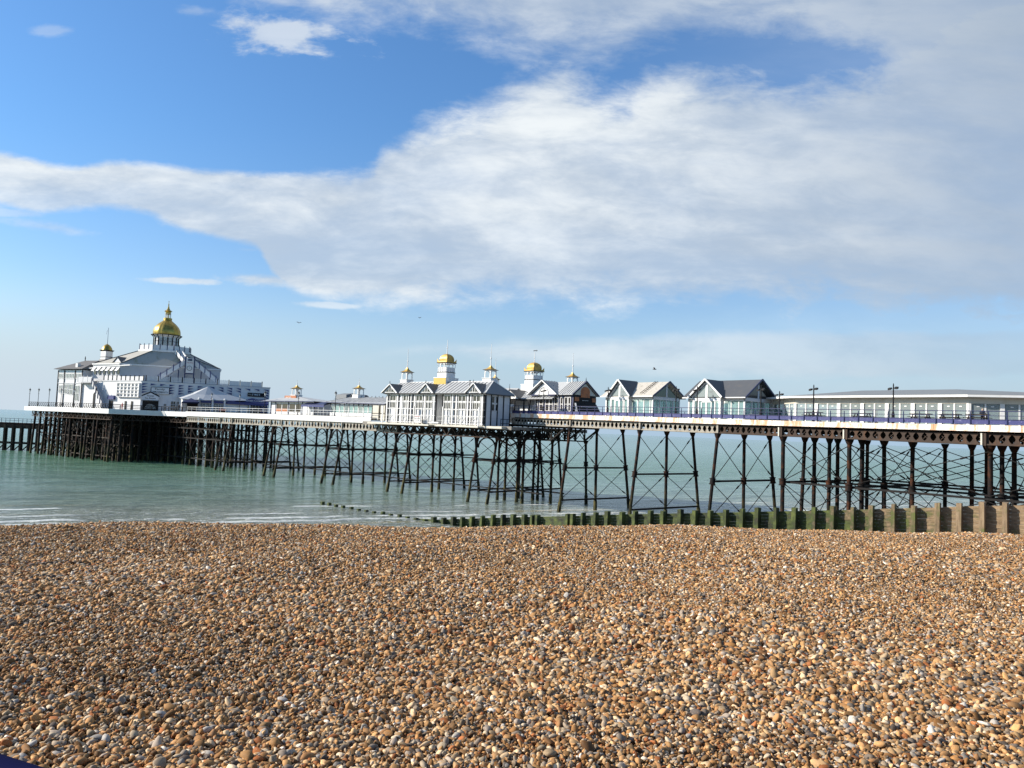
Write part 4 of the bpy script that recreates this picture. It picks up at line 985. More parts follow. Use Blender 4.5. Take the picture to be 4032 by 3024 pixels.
# blue triangular relief on the shore front
m=MB(); l=MB()
kx=[(170,0),(230,.9),(375,3.7),(520,6.5),(660,9.2),(800,12),(940,14.7),(1075,17.4),(1210,20.2),(1345,22.9),(1475,25.6),(1600,28.2),(1690,30.1)]
for i,px in enumerate((182,290,402,512,624,735,846)):
    x=interp(px,kx); rows=4 if i in (0,3,4) else (1 if i in (1,2) else 3)
    for r in range(rows):
        z=7.85-r*.66; m.xz([(x,z),(x+1.25,z-.06),(x,z-.5)],-.12,0); l.xz([(x,z-.52),(x+1.3,z-.1),(x+1.3,z-.2),(x+.1,z-.62)],-.16,0)
for i,px in enumerate((1047,1152,1254,1360,1468,1577,1686)):
    x=interp(px,kx); rows=4 if i in (2,6) else (3 if i in (1,) else 2)
    if i in (4,5): rows=1
    for r in range(rows):
        z=7.85-r*.66; m.xz([(x,z-.06),(x-1.25,z+.02),(x,z-.52)],-.12,0); l.xz([(x,z-.54),(x-1.3,z-.06),(x-1.3,z-.16),(x-.1,z-.64)],-.16,0)
m.build('blue_relief',M['blue'],PV); l.build('relief_ledge',M['white2'],PV)
# faceted white relief on the beach side
m=MB()
def sP(x,y,z): q=S2P(x,y); return (q[0],q[1],z)
for i in range(6):
    for r in range(4):
        x=-8.4+i*1.36; z=7.75-r*.86; w=1.25; h=.74
        if i<1 and r==3: continue
        a=sP(x,-.5,z);b=sP(x+w,-.5,z);c=sP(x+w,-.5,z-h);d=sP(x,-.5,z-h); e=sP(x+w*.06,-.06,z-h*.85)
        k=len(m.v); m.v+=[a,b,c,d,e]; m.f+=[(k,k+1,k+4),(k+1,k+2,k+4),(k+2,k+3,k+4),(k+3,k,k+4)]
fr=MB()
for i in range(7): x=-8.4+i*1.36-.11; fr.prism([sP(x,-.02,7.86),sP(x+.11,-.02,7.86),sP(x+.11,-.52,7.86),sP(x,-.52,7.86)],(0,0,-3.5))
for r in range(5): z=7.75-r*.86+.12; fr.prism([sP(-8.45,-.02,z),sP(-.24,-.02,z),sP(-.24,-.505,z),sP(-8.45,-.505,z)],(0,0,-.12))
m.build('white_relief',M['white'],PV); fr.build('relief_frame',M['white'],PV)
# balustrade on the first roof terrace
def rail_run(th,a,b,n,z0,z1,kind,postmat='black'):
    L=math.hypot(b[0]-a[0],b[1]-a[1])
    m=MB()
    for i in range(n+1): wbox(m,a,b,L*i/n-.1,L*i/n+.1,-.3,-.1,z0,z1+.1)
    m.build('terrace_post',M[postmat],th)
    m=MB()
    for i in range(n):
        t0,t1=L*i/n+.16,L*(i+1)/n-.16
        if kind=='panel': wbox(m,a,b,t0,t1,-.24,-.18,z0,z1-.15)
        elif kind=='glass': wbox(m,a,b,t0,t1,-.22,-.19,z0,z1-.1)
        else:
            k=9
            for j in range(k): c=t0+(t1-t0)*(j+.5)/k; wbox(m,a,b,c-.07,c+.07,-.24,-.18,z0,z1-.12+.08*((j+i)%2))
            wbox(m,a,b,t0,t1,-.25,-.24,z0+.1,z0+.3)
    m.build('terrace_panel',M['white' if kind!='glass' else 'glass_clear'],th)
rail_run(PV,(3.7,0),(20.2,0),6,8.48,9.8,'picket'); rail_run(PV,(20.2,0),(28.3,0),3,8.48,9.8,'panel')
rail_run(PV,S2P(-15,.2),(.2,.1),9,8.48,9.7,'panel','black'); rail_run(PV,(.9,0),(3.7,0),1,8.48,9.8,'picket')
# upper storey
U=[(17.8,8),S2P(-10,1.1),S2P(-21,1.3),S2P(-24,12),(-8,32),(12,32),(17.2,20)]; U=[U[1],U[0],U[6],U[5],U[4],U[3],U[2]]
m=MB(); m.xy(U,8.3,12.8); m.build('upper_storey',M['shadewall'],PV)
m=MB()
for a,b in ((U[0],U[1]),(U[1],U[2]),(U[6],U[0])): wbox(m,a,b,-.2,math.hypot(b[0]-a[0],b[1]-a[1])+.2,-.2,.25,12.6,12.9)
m.build('cornice',M['white'],PV)
# projecting square bays with blinds on the sunlit side
for i in range(6):
    x=-20.2+i*1.85; m=MB()
    p=[sP(x,1.0,11.9),sP(x+1.0,1.0,11.9),sP(x+1.0,.2,10.9),sP(x,.2,10.9)]; m.prism(p,(0,0,.06)); m.build('window_awning',M['white'],PV)
    m=MB(); wbox(m,S2P(x,1.05),S2P(x+1,1.05),.1,.8,0,.03,10.1,11.3); m.build('window',M['glass_dark'],PV)
# octagonal roof up to the viewing platform
cx,cy=3.45,17.
oc=[(cx+6.6*math.cos(math.pi/8+i*math.pi/4),cy+6.6*math.sin(math.pi/8+i*math.pi/4)) for i in range(8)]
def ang(p): return math.atan2(p[1]-cy,p[0]-cx)
m=MB(); me_=MB()
octo=[oc[(5+i)%8] for i in range(8)]   # starts at front left
bt=[U[0],U[1],U[1],U[2],U[3],U[4],U[5],U[6]]
for i in range(8):
    a=bt[i];b=bt[(i+1)%8]; t0=octo[i];t1=octo[(i+1)%8]
    if a==b: m.poly([(*a,12.88),(*t1,16.9),(*t0,16.9)])
    else: m.poly([(*a,12.88),(*b,12.88),(*t1,16.9),(*t0,16.9)])
m.build('octagon_roof',M['roofmoss'],PV)
m=MB()
for i in range(8): m.bar((*bt[i],12.95),(*octo[i],16.98),.28,.14)
m.build('hip_ridge',M['roofdark'],PV)
m=MB(); m.xy([(cx+(x-cx)*1.05,cy+(y-cy)*1.05) for x,y in oc],16.75,17.25); m.build('platform',M['white'],PV)
oo=[(cx+(x-cx)*1.02,cy+(y-cy)*1.02) for x,y in oc]
pm=MB();qm=MB()
for i in range(8):
    a,b=oo[i],oo[(i+1)%8]; L=math.hypot(b[0]-a[0],b[1]-a[1])
    for k in range(3): wbox(pm,a,b,L*k/3+.1,L*(k+1)/3-.1,-.2,-.12,17.25,18.5); wbox(qm,a,b,L*k/3-.08,L*k/3+.08,-.22,-.06,17.25,18.85)
pm.build('parapet_panel',M['white2'],PV); qm.build('parapet_post',M['navy'],PV)
# disc dish on roof
m=MB(); m.lathe((6.5,10.6,14.6),[(1.05,0),(.9,.25),(.3,.55),(.02,.6)],20); m.build('roof_disc',M['white'],PV,smooth=True)
# lantern drum
m=MB(); m.lathe((cx,cy,17.2),[(3.05,0),(3.05,3.9),(3.75,4.45)],16,math.pi/16); dr=m.build('drum',M['greywall'],PV)
m=MB()
for i in range(16):
    t=2*math.pi*i/16+math.pi/16; c,s=math.cos(t),math.sin(t)
    m.bar((cx+3.1*c,cy+3.1*s,17.2),(cx+3.1*c,cy+3.1*s,20.9),.3,.14); m.bar((cx+3.1*c,cy+3.1*s,20.9),(cx+3.85*c,cy+3.85*s,21.65),.14,.12)
for z in (18.6,19.9): m.lathe((cx,cy,z),[(3.1,0),(3.14,.04),(3.1,.1)],16,math.pi/16)
m.build('drum_rib',M['black'],PV,parent=dr)
m=MB()
for i in range(16):
    if i%4==1: continue
    t=2*math.pi*(i+.5)/16+math.pi/16
    for z0,z1 in ((18.8,19.8),(20.1,20.8)):
        pts=[]
        for dt in (-.125,.125): pts.append((cx+3.08*math.cos(t+dt),cy+3.08*math.sin(t+dt)))
        m.poly([(*pts[0],z0),(*pts[1],z0),(*pts[1],z1),(*pts[0],z1)])
m.build('drum_window',M['glass_cafe'],PV,parent=dr)
m=MB(); m.lathe((cx,cy,21.6),[(3.9,0),(3.95,.08),(3.7,.2),(3.4,.24)],32); m.build('dome_eave',M['black'],PV)
def lobed(c,prof,n,lobes,amp):
    m=MB(); k=0
    for r,z in prof:
        for i in range(n):
            t=2*math.pi*i/n; q=1+amp*(abs(math.sin(lobes*t/2))-.6); m.v.append((c[0]+r*q*math.cos(t),c[1]+r*q*math.sin(t),c[2]+z))
    M_=len(prof)
    for j in range(M_-1):
        for i in range(n): i2=(i+1)%n; m.f.append((j*n+i,j*n+i2,(j+1)*n+i2,(j+1)*n+i))
    return m
pr=[(3.4,0),(3.46,.4),(3.40,1.05),(3.24,1.6),(2.97,2.1),(2.54,2.65),(2.04,3.15),(1.5,3.58),(1.12,3.9),(1.0,4.2)]
dm=lobed((cx,cy,21.8),pr,96,16,.022).build('gold_dome',M['gold'],PV,smooth=True)
m=MB(); m.lathe((cx,cy,25.9),[(1.0,0),(1.1,.1),(1.05,.5),(.7,.6),(.55,.6)],16); m.build('dome_collar',M['gold'],PV,parent=dm)
m=MB()
for i in range(8): t=2*math.pi*i/8; m.tube((cx+.68*math.cos(t),cy+.68*math.sin(t),26.5),(cx+.68*math.cos(t),cy+.68*math.sin(t),27.7),.06)
m.build('dome_lantern',M['white'],PV,parent=dm)
m=MB(); m.lathe((cx,cy,0),[(.22,26.5),(.2,27.6)],8); m.lathe((cx,cy,0),[(.62,27.4),(.70,27.8),(.72,28.1),(1.02,28.3),(.98,28.38),(.55,28.6),(.3,29.),(.18,29.5),(.1,29.9),(.17,30.1),(.08,30.3),(.04,30.9),(.12,31.),(.04,31.15)],8); m.build('lantern_cap',M['gold'],PV,parent=dm)
# A-shaped outside stair with clock
for nm,(a,b) in (('stair_flight',((9.6,3.9,13.9),(3.,3.9,8.9))),('stair_flight',((11.4,3.9,13.9),(17.6,3.9,8.9)))):
    m=MB(); a=Vector(a);b=Vector(b); m.prism([a,b,b+Vector((0,0,-.35)),a+Vector((0,0,-.35))],(0,2.,0)); m.prism([a+Vector((0,0,.9)),b+Vector((0,0,.9)),b,a],(0,.1,0)); st=m.build(nm,M['white2'],PV)
    m=MB()
    for h in (1.25,1.0): m.bar(a+Vector((0,-.02,h)),b+Vector((0,-.02,h)),.07,.07)
    for k in range(5): p=a+(b-a)*k/4.5; m.box(p.x-.09,p.x+.09,p.y-.08,p.y+.04,p.z-.3,p.z+1.5)
    m.build('stair_rail',M['blue'],PV,parent=st)
m=MB(); m.box(9.5,11.5,4.2,6,13.6,13.9)
for x in (5.6,7.9,13.3,15.4): m.box(x-.12,x+.12,4,4.24,8.4,13.8-abs(x-10.5)*.72)
m.build('stair_landing',M['navy'],PV)
m=MB(); m.box(9.55,11.45,3.6,3.75,11.25,15.); ck=m.build('clock_panel',M['white'],PV)
m=MB(); m.box(9.3,9.58,3.5,3.8,8.5,15.5); m.box(11.42,11.7,3.5,3.8,8.5,15.5); m.box(9.6,11.4,3.55,3.65,10.9,11.2); m.box(10.0,11.0,3.5,3.6,14.35,14.8); m.build('panel_post',M['navy'],PV,parent=ck)
m=MB(); m.lathe((0,0,0),[(.62,0),(.62,.08)],24); m.v=[(10.45+x,3.56-z,12.45+y) for x,y,z in m.v]; cf=m.build('clock_face',M['black'],PV,parent=ck)
m=MB(); m.lathe((0,0,0),[(.52,0),(.52,.1)],24); m.v=[(10.45+x,3.54-z,12.45+y) for x,y,z in m.v]; m.build('clock_dial',M['white2'],PV,parent=ck)
m=MB(); m.bar((10.45,3.42,12.45),(10.35,3.42,12.85),.07,.03); m.bar((10.45,3.42,12.45),(10.6,3.42,12.2),.08,.03); m.build('clock_hand',M['black'],PV,parent=ck)
text_part(PV,'CAMERA OBSCURA',9.75,11.25,13.85,3.6,.22,M['red'],parent=ck)
# steep stair up to the platform
m=MB()
for dy,dx in ((0,0),(.0,1.5)):
    a=Vector((5.9+dx,11.2,16.9));b=Vector((9.6+dx*.8,5.2,12.8)); m.prism([a+Vector((0,0,1.1)),b+Vector((0,0,1.1)),b,a],(.1,0,0))
m.prism([(6,11.2,16.9),(9.6,5.2,12.8),(10.8,5.2,12.8),(7.4,11.2,16.9)],(0,0,.15)); st=m.build('steep_stair',M['white2'],PV)
m=MB()
for k in range(5): p=Vector((5.9,11.2,16.9)).lerp(Vector((9.6,5.2,12.8)),k/4); m.box(p.x-.08,p.x+.08,p.y-.1,p.y,p.z-.2,p.z+1.5)
m.build('stair_rail',M['black'],PV,parent=st)
# shore-front signs and entrances
m=MB(); m.box(2.3,6.35,-.5,-.25,5.45,6.95); s1=m.build('sign_board',M['white2'],PV)
m=MB(); m.box(2.2,6.45,-.52,-.2,6.95,7.07); m.box(2.2,2.32,-.52,-.2,5.4,6.95); m.box(6.34,6.45,-.52,-.2,5.4,6.95); m.build('sign_frame',M['black'],PV,parent=s1)
text_part(PV,'Family',3.2,5.4,6.5,-.5,.62,M['black'],parent=s1); text_part(PV,'AMUSEMENTS',2.6,6.05,5.85,-.5,.36,M['black'],parent=s1)
m=MB(); m.xz([(.45,3.7),(4.15,3.7),(4.15,4.7),(2.3,5.6),(.45,4.7)],-1.2,-1.0); s2=m.build('gable_sign',M['white2'],PV)
m=MB(); m.bar((.3,-1.15,4.72),(2.3,-1.15,5.72),.14,.3); m.bar((4.3,-1.15,4.72),(2.3,-1.15,5.72),.14,.3); m.box(.35,4.25,-1.3,-.9,3.58,3.7); m.build('sign_frame',M['black'],PV,parent=s2)
text_part(PV,'Victorian',1.5,3.1,4.8,-1.2,.4,M['black'],parent=s2); text_part(PV,'Tea Rooms',1.05,3.5,4.22,-1.2,.4,M['black'],parent=s2)
m=MB(); m.box(.5,4.1,-.12,-.02,1.2,3.55); m.build('entrance',M['black'],PV)
m=MB(); m.xz([(2.3-1.3*math.cos(math.pi*i/8),1.6+1.2*math.sin(math.pi*i/8)) for i in range(9)],-.16,-.12); m.build('arched_door',M['glass_cafe'],PV)
m=MB(); m.box(24.9,29.,-.35,-.15,5.9,6.85); s3=m.build('sign_board',M['black'],PV); text_part(PV,'1901',26.1,27.9,6.4,-.35,.5,M['blind'],parent=s3)
text_part(PV,'BAR',25.1,25.9,6.35,-.35,.22,M['cream'],parent=s3)
for x0,x1,z0,z1 in ((5.3,5.9,1.3,3.0),(6.9,8.,1.4,3.7),(8.2,8.8,1.4,3.7)): window(PV,x0,x1,z0,z1,-.03,2,3,gm='glass_dark')
# bar with fabric tent roof
TB=Thing(P,'tent_roof_bar','low bar with pale peaked tent roof and blue fascia panels before the pavilion','bar',(15,-5,1.2))
def tp(x,y,z): return (x,y,z)
apex=(15.4,-3.0,7.7); e=[(8.2,-.3,4.9),(9.6,-5.2,4.35),(14.5,-6.,4.2),(19.2,-5.8,4.45),(25.3,-4.6,4.65),(26,-.3,4.7)]
m=MB()
for a,b in zip(e[:-1],e[1:]):
    mid=[tuple(apex[k]*.5+q[k]*.5-(0,0,.28)[k] for k in range(3)) for q in (a,b)]
    m.poly([a,b,mid[1],mid[0]]); m.poly([mid[0],mid[1],apex])
m.build('tent_roof',M['tent'],TB)
m=MB(); m.xy([(8.8,-.3),(9.9,-4.8),(19,-5.2),(25,-4.2),(25.6,-.3)],1.15,4.3); m.build('wall',M['white2'],TB)
for x0,x1 in ((14.1,16.5),(17.1,19.3)): m=MB(); m.box(x0,x1,-5.6,-5.1,3.62,4.22); m.build('fascia_panel',M['blue'],TB); 
m=MB(); wbox(m,(19.2,-5.3),(25,-4.2),.3,3.0,.0,.2,3.62,4.25); m.build('fascia_panel',M['blue'],TB)
for x0 in (14.1,15.35,17.1,18.3): window(TB,x0,x0+1.1,1.6,3.5,-5.2,3,4,gm='glass_dark',w=.06)
for x in (13.7,16.8,19.6): m=MB(); m.lathe((x,-5.6,4.3),[(.1,0),(.28,.15),(.28,.4),(.1,.55)],10); m.box(x-.2,x+.2,-5.6,-5.2,1.2,4.3); m.build('column',M['white'],TB)
PC=Thing(P,'porch_canopy','dark navy pointed porch canopy left of the tent-roofed bar','canopy',(12,-7,1.2))
m=MB(); q=[(9.9,-8,3.55),(13.9,-8,3.7),(13.9,-5,3.7),(9.9,-5,3.55)]
for a,b in zip(q,q[1:]+q[:1]): m.poly([a,b,(11.9,-6.5,4.6)])
for i in range(2): m.poly([(q[0][0],-8,3.2),(13.9,-8,3.35),(13.9,-8,3.7),(9.9,-8,3.55)])
m.build('canopy_top',M['navy'],PC)
for x in (10,13.8):
    for y in (-7.9,-5.1): m=MB(); m.tube((x,y,1.2),(x,y,3.6),.08); m.build('post',M['navy'],PC)
m=MB(); m.box(10.9,13.6,-5.2,-5.0,1.2,3.4); m.build('doorway',M['black'],PC)
AWN=Thing(P,'awning','long blue awning with white lettering at the right end of the pavilion','awning',(25,-3,1.2))
m=MB(); m.prism([(20.2,-5.6,4.1),(30,-4.4,4.0),(30,-.3,5.),(20.2,-.3,5.)],(0,0,.1)); m.hexa([(20.2,-5.7,3.6),(30,-4.5,3.5),(30,-4.4,3.5),(20.2,-5.6,3.6),(20.2,-5.7,4.1),(30,-4.5,4.0),(30,-4.4,4.0),(20.2,-5.6,4.1)]); m.build('awning_top',M['blue'],AWN)
m=MB(); m.xz([(24.4,4.3),(29.6,4.2),(29.2,5.2),(27.5,5.1),(26.1,5.35),(24.6,5.0)],-4.7,-4.6); sg=m.build('sign_scroll',M['blue'],AWN)
text_part(AWN,'Ocean Cocktails',24.6,29.,4.75,-4.7,.5,M['white'],parent=sg)
for x in (20.4,23,25.6,29.9): m=MB(); m.tube((x,-4.9,1.2),(x,-4.9,3.7),.1); m.build('post',M['white'],AWN)
m=MB(); m.box(21,29.8,-.4,-.2,1.2,4.2); m.build('shop_window',M['glass_dark'],AWN)
for x in np.arange(21.4,29.6,.8): m=MB(); m.box(float(x)-.07,float(x)+.07,-.5,-.4,1.2,4.0); m.build('mullion',M['white2'],AWN)
m=MB(); m.box(28.1,30,-4.4,-4.3,1.3,3.4); b8=m.build('banner',M['navy'],AWN); text_part(AWN,'B8',28.6,29.5,2.4,-4.4,.7,M['white'],parent=b8)
RC=Thing(P,'counter','small red covered counter behind the railing below the tent-roofed bar','counter',(19,-7,1.2)); m=MB(); m.box(18.4,20.1,-7.4,-6.6,1.8,2.35); m.build('counter_cover',M['red'],RC); m=MB(); m.box(18.5,20,-7.3,-6.7,1.2,1.8); m.build('base',M['wood'],RC)
# ---- two-storey wing on the seaward side (frame S)
WG=Thing(S,'pavilion_wing','two-storey white pavilion wing with hipped roof and small gold-domed turret, far left','pavilion',(-28,4,1.1))
m=MB(); m.box(-33.2,-23,0,9,1.0,11.1); m.box(-23,-17.2,2.2,9,1.0,11.3); m.box(-23,-17,0.2,2.2,1.0,7.6); m.build('wall',M['white2'],WG)
m=MB(); m.box(-33.3,-17,-.12,0,7.5,7.68); m.box(-33.3,-23,-.1,0,8.75,8.85); m.box(-33.3,-23,-.1,0,10.2,10.26); m.build('string_course',M['greywall'],WG)
m=MB()
for x in (-33.2,-30.5,-26,-23.1): m.box(x-.09,x+.09,-.16,-.02,1.1,11.0)
m.build('batten_shade_strip',M['black'],WG)
for x0,x1,n in ((-32.9,-30.9,4),(-30.1,-26.4,6),(-25.7,-23.4,4)): window(WG,x0,x1,8.9,10.1,-.03,n,1,gm='glass_cafe',w=.14); window(WG,x0,x1,10.3,10.9,-.03,n//2,1,gm='blind',w=.1)
for x0,x1,z0,z1 in ((-32.5,-31.3,5,7.),(-30.3,-28.8,4.8,7.3),(-28.4,-26.6,4.6,7.3),(-25.9,-24.,3,7.),): window(WG,x0,x1,z0,z1,-.03,3,2,gm='glass_cafe',w=.12)
m=MB(); m.xz([(-16.9+1.2*0-1.5,1.2),(-17.6,1.2),(-17.6,4.8),(-18.0,5.3),(-18.4,4.8)],.1,.18); m.build('door',M['black'],WG)
# the wing's hipped roof, balcony and outside stair
m=MB(); R0=[(-34.2,-.9),(-22.4,-.9),(-22.4,10),(-34.2,10)]; rz=14.0
m.poly([(*R0[0],11.3),(*R0[1],11.3),(-23.5,4.5,rz),(-29.2,4.5,rz)]); m.poly([(*R0[0],11.3),(-29.2,4.5,rz),(*R0[3],11.3)]); m.poly([(*R0[1],11.3),(*R0[2],11.3),(-23.5,4.5,rz)]); m.poly([(*R0[2],11.3),(*R0[3],11.3),(-29.2,4.5,rz),(-23.5,4.5,rz)]); m.poly([(*q,11.25) for q in R0])
wr=m.build('hip_roof',M['roofbrown'],WG)
m=MB(); m.xz([(-24,11.35),(-16.4,12.0),(-6.2,12.35),(-6.2,12.6),(-16.4,12.25),(-24,11.6)],1.0,1.5); m.build('roof_parapet',M['white'],WG)
m=MB(); gable_y(m,-14.5,-12.2,-9.9,1.6,9,12.6,14.6,.12); g=m.build('dormer_roof',M['roofdark'],WG); m=MB(); m.xz([(-14.3,12.5),(-10.1,12.5),(-12.2,14.4)],1.8,2); m.build('dormer_wall',M['white2'],WG,parent=g)
m=MB(); m.box(-26.6,-25.7,.2,1,11.6,12.9); m.build('chimney',M['white'],WG); m=MB(); m.lathe((-29.2,4.5,14),[(.12,0),(.1,.5),(.16,.6),(.04,1.2)],8); m.build('finial',M['black'],WG)
k4=math.pi/4
m=MB(); m.lathe((-22.6,6,0),[(2.5,11.8),(2.2,12.6),(1.75,14.4)],4,k4); tw=m.build('turret_base',M['roofbrown'],WG)
m=MB(); m.lathe((-22.6,6,0),[(1.45,14.4),(1.45,16.6)],4,k4); m.build('turret',M['white'],WG,parent=tw); m=MB(); m.lathe((-22.6,6,0),[(1.55,15.0),(1.55,15.12)],4,k4); m.lathe((-22.6,6,0),[(1.5,16.6),(1.8,16.85),(1.8,16.95)],4,k4); m.build('turret_band',M['black'],WG,parent=tw)
m=MB(); m.lathe((-22.6,6,0),[(1.35,16.95),(1.25,17.4),(.95,17.95),(.5,18.4),(.1,18.6)],12); m.build('turret_dome',M['gold'],WG,parent=tw,smooth=True)
m=MB(); m.tube((-22.6,6,18.5),(-22.6,6,23.),.06,.04); pl=m.build('flagpole',M['navy'],WG); m=MB(); m.poly([(-22.7,6,22.8),(-23.3,6.1,22.1),(-23.5,6.1,21.2),(-23.35,6.1,21.3),(-22.95,6.,22.2)]); m.build('pennant',M['navy'],WG,parent=pl)
m=MB(); m.box(-23,-17,-1.4,2.2,7.7,7.85)
for x in (-22.9,-20.9,-19,-17.2): m.box(x-.08,x+.08,-1.4,-1.25,7.85,9.5)
m.box(-22.8,-17.2,-1.36,-1.3,7.9,9.2); m.build('balcony',M['greywall'],WG)
m=MB(); m.box(-20.6,-18.2,2.05,2.2,10.5,11.05); m.build('sign_board',M['blue'],WG)
for x in (-20.,-19.): m=MB(); m.box(x-.35,x+.35,2.1,2.2,8.6,10.2); m.build('window',M['glass_dark'],WG)
for y0 in (-1.5,.3):
    m=MB(); a=(-17,y0,7.6);b=(-12.4,y0,1.6); m.prism([(a[0],y0,a[2]+1.1),(b[0],y0,b[2]+1.1),(b[0],y0,b[2]-.3),(a[0],y0,a[2]-.3)],(0,.1,0)); m.build('stair_parapet',M['white'],WG)
m=MB(); m.prism([(-17,-1.4,7.5),(-12.4,-1.4,1.5),(-12.4,-1.4,1.1),(-17,-1.4,7.1)],(0,1.7,0)); m.build('stair_flight',M['greywall'],WG)
m=MB(); m.bar((-17,-1.55,8.9),(-12.3,-1.55,2.9),.12,.12); 
for k in range(6): x=-17+k*.92; z=7.6-k*1.2; m.box(x-.07,x+.07,-1.62,-1.5,z-.3,z+1.3)
m.build('stair_rail',M['navy'],WG)
m=MB(); m.box(-11.9,-9.5,-.5,.1,3.6,4.6); m.build('blue_sign',M['blue'],WG)
for x in (-11.4,-10.6,-5.4,-3.): m=MB(); m.box(x-.3,x+.3,-.12,-.02,1.2,3.3); m.build('doorway',M['glass_dark'],WG)
# ================================================================ people
def person(F,x,y,z,label,pose='stand',rz=0,cloth='cloth'):
    me=bpy.data.meshes.new('person')
    if pose=='stand': J={'hip':(0,0,.95),'ch':(0,.0,1.3),'nk':(0,.0,1.5),'hd':(0,-.02,1.62),'ht':(0,0,1.76),'sl':(-.18,0,1.42),'el':(-.25,.02,1.14),'hl':(-.2,-.14,.92),'sr':(.18,0,1.42),'er':(.25,.02,1.14),'hr':(.2,-.14,.92),'kl':(-.1,-.02,.5),'fl':(-.11,.02,.08),'tl':(-.12,-.14,.04),'kr':(.1,-.04,.5),'fr':(.13,0,.08),'tr':(.14,-.16,.04)}
    else: J={'hip':(0,.1,.5),'ch':(0,.02,.85),'nk':(0,-.04,1.05),'hd':(0,-.07,1.16),'ht':(0,-.05,1.3),'sl':(-.18,0,.97),'el':(-.24,-.12,.74),'hl':(-.12,-.36,.8),'sr':(.18,0,.97),'er':(.24,-.12,.74),'hr':(.12,-.36,.8),'kl':(-.12,-.33,.5),'fl':(-.12,-.35,.08),'tl':(-.12,-.5,.04),'kr':(.12,-.33,.5),'fr':(.12,-.35,.08),'tr':(.12,-.5,.04)}
    rad={'hip':.16,'ch':.17,'nk':.065,'hd':.1,'ht':.08,'sl':.075,'el':.05,'hl':.04,'sr':.075,'er':.05,'hr':.04,'kl':.07,'fl':.05,'tl':.035,'kr':.07,'fr':.05,'tr':.035}
    ks=list(J); E=[('hip','ch'),('ch','nk'),('nk','hd'),('hd','ht'),('ch','sl'),('sl','el'),('el','hl'),('ch','sr'),('sr','er'),('er','hr'),('hip','kl'),('kl','fl'),('fl','tl'),('hip','kr'),('kr','fr'),('fr','tr')]
    me.from_pydata([J[k] for k in ks],[(ks.index(a),ks.index(b)) for a,b in E],[])
    o=bpy.data.objects.new('person',me); COL.objects.link(o)
    md=o.modifiers.new('s','SKIN'); 
    for i,k in enumerate(ks): me.skin_vertices[0].data[i].radius=(rad[k],rad[k])
    me.skin_vertices[0].data[0].use_root=True
    sd=o.modifiers.new('d','SUBSURF'); sd.levels=1; sd.render_levels=1
    me.materials.append(M[cloth]); o.location=F.w(x,y,z); o.rotation_euler=(0,0,F.rz+rz); tag(o,label,'person')
    h=MB(); c=J['hd']; h.lathe((c[0],c[1]-.012,c[2]-.06),[(.03,-.05),(.085,0),(.1,.07),(.085,.14),(.03,.19)],10)
    hh=bpy.data.objects.new('head',None)
    mm=bpy.data.meshes.new('face'); mm.from_pydata(h.v,[],h.f); mm.materials.append(M['skin']); f=bpy.data.objects.new('face',mm); COL.objects.link(f); f.parent=o
    bpy.data.objects.remove(hh)
    return o
person(A,-27.0,79.95,2.5,'person in dark clothes seated at a picnic table near the right end of the cafe','sit',.4)
person(P,9.5,-9.,1.15,'person in dark clothes standing at the pierhead railing by the porch canopy')
person(S,-14.4,-1.9,5.0,'person in dark coat walking on the outside stairs of the pavilion wing')
person(S,-3.9,-2.,1.1,'person in red top walking by the door below the white faceted wall',cloth='red')
# ================================================================ groyne
GF=Frame((34.0,52.9),(.753,-.658))   # x towards the shore/right along the wall, y away from the beach
GR=Thing(GF,'groyne','long weathered timber groyne with square posts, bright green with algae towards the sea','groyne',(0,0,-7))
def gx(px):   # where the line of sight meets the wall: real distances along the groyne
    t=(px-2016)/3028*1.0
    # world point on line G(s)=O+s*ex with X/Y=k
    k=KP(px); ox,oy=GF.o; ex,ey=GF.ex
    return (k*oy-ox)/(ex-k*ey)
KK=[(1277,-.2355),(1419,-.1889),(1680,-.1029),(1792,-.0662),(1906,-.029),(2074,.0258),(2266,.0885),(2459,.1517),(2687,.2263),(3360,.4471),(3433,.471),(3522,.5001),(3601,.5261),(3696,.5572),(3781,.5853),(3873,.6154),(3960,.644),(4100,.691)]
KP=lambda px:interp(px,KK)
ZK=[(1277,-.1035),(1419,-.1083),(1680,-.1171),(1792,-.1141),(1906,-.1111),(2074,-.1073),(2266,-.1032),(2459,-.0986),(2687,-.0941),(3360,-.0800),(3522,-.0758),(3696,-.072),(3873,-.0675),(3960,-.0659),(4100,-.063)]
def gz(px):
    x=gx(px); y=GF.w(x,0)[1]; return interp(px,ZK)*y
posts=[1717,1756,1795,1829,1868,1908,1950,1990,2030,2074,2106,2126,2245,2265,2304,2354,2400,2459,2510,2569,2620,2687,2746,2805,2867,2930,2990,3063,3134,3211,3284,3366,3436,3524,3603,3698,3781,3873,3962,4058,4150]
zt={}
for px in posts:
    x=gx(px) if px<4100 else gx(4100)+(px-4100)*.015; z=gz(min(px,4100)) if px>1700 else -11; w=.13+.05*R_.random(); m=MB(); dz=R_.uniform(-.12,.07); zt[px]=(x,z)
    m.hexa([(x-w,-.62,z-3.6),(x+w,-.62,z-3.6),(x+w,-.03,z-3.6),(x-w,-.03,z-3.6),(x-w+R_.uniform(-.05,.07),-.60,z+dz),(x+w+R_.uniform(-.05,.05),-.60,z+dz+R_.uniform(-.07,.07)),(x+w,-.03,z+dz),(x-w,-.03,z+dz)])
    m.build('post',M['gpost'],GR)
ps=sorted(zt.values())
m=MB()
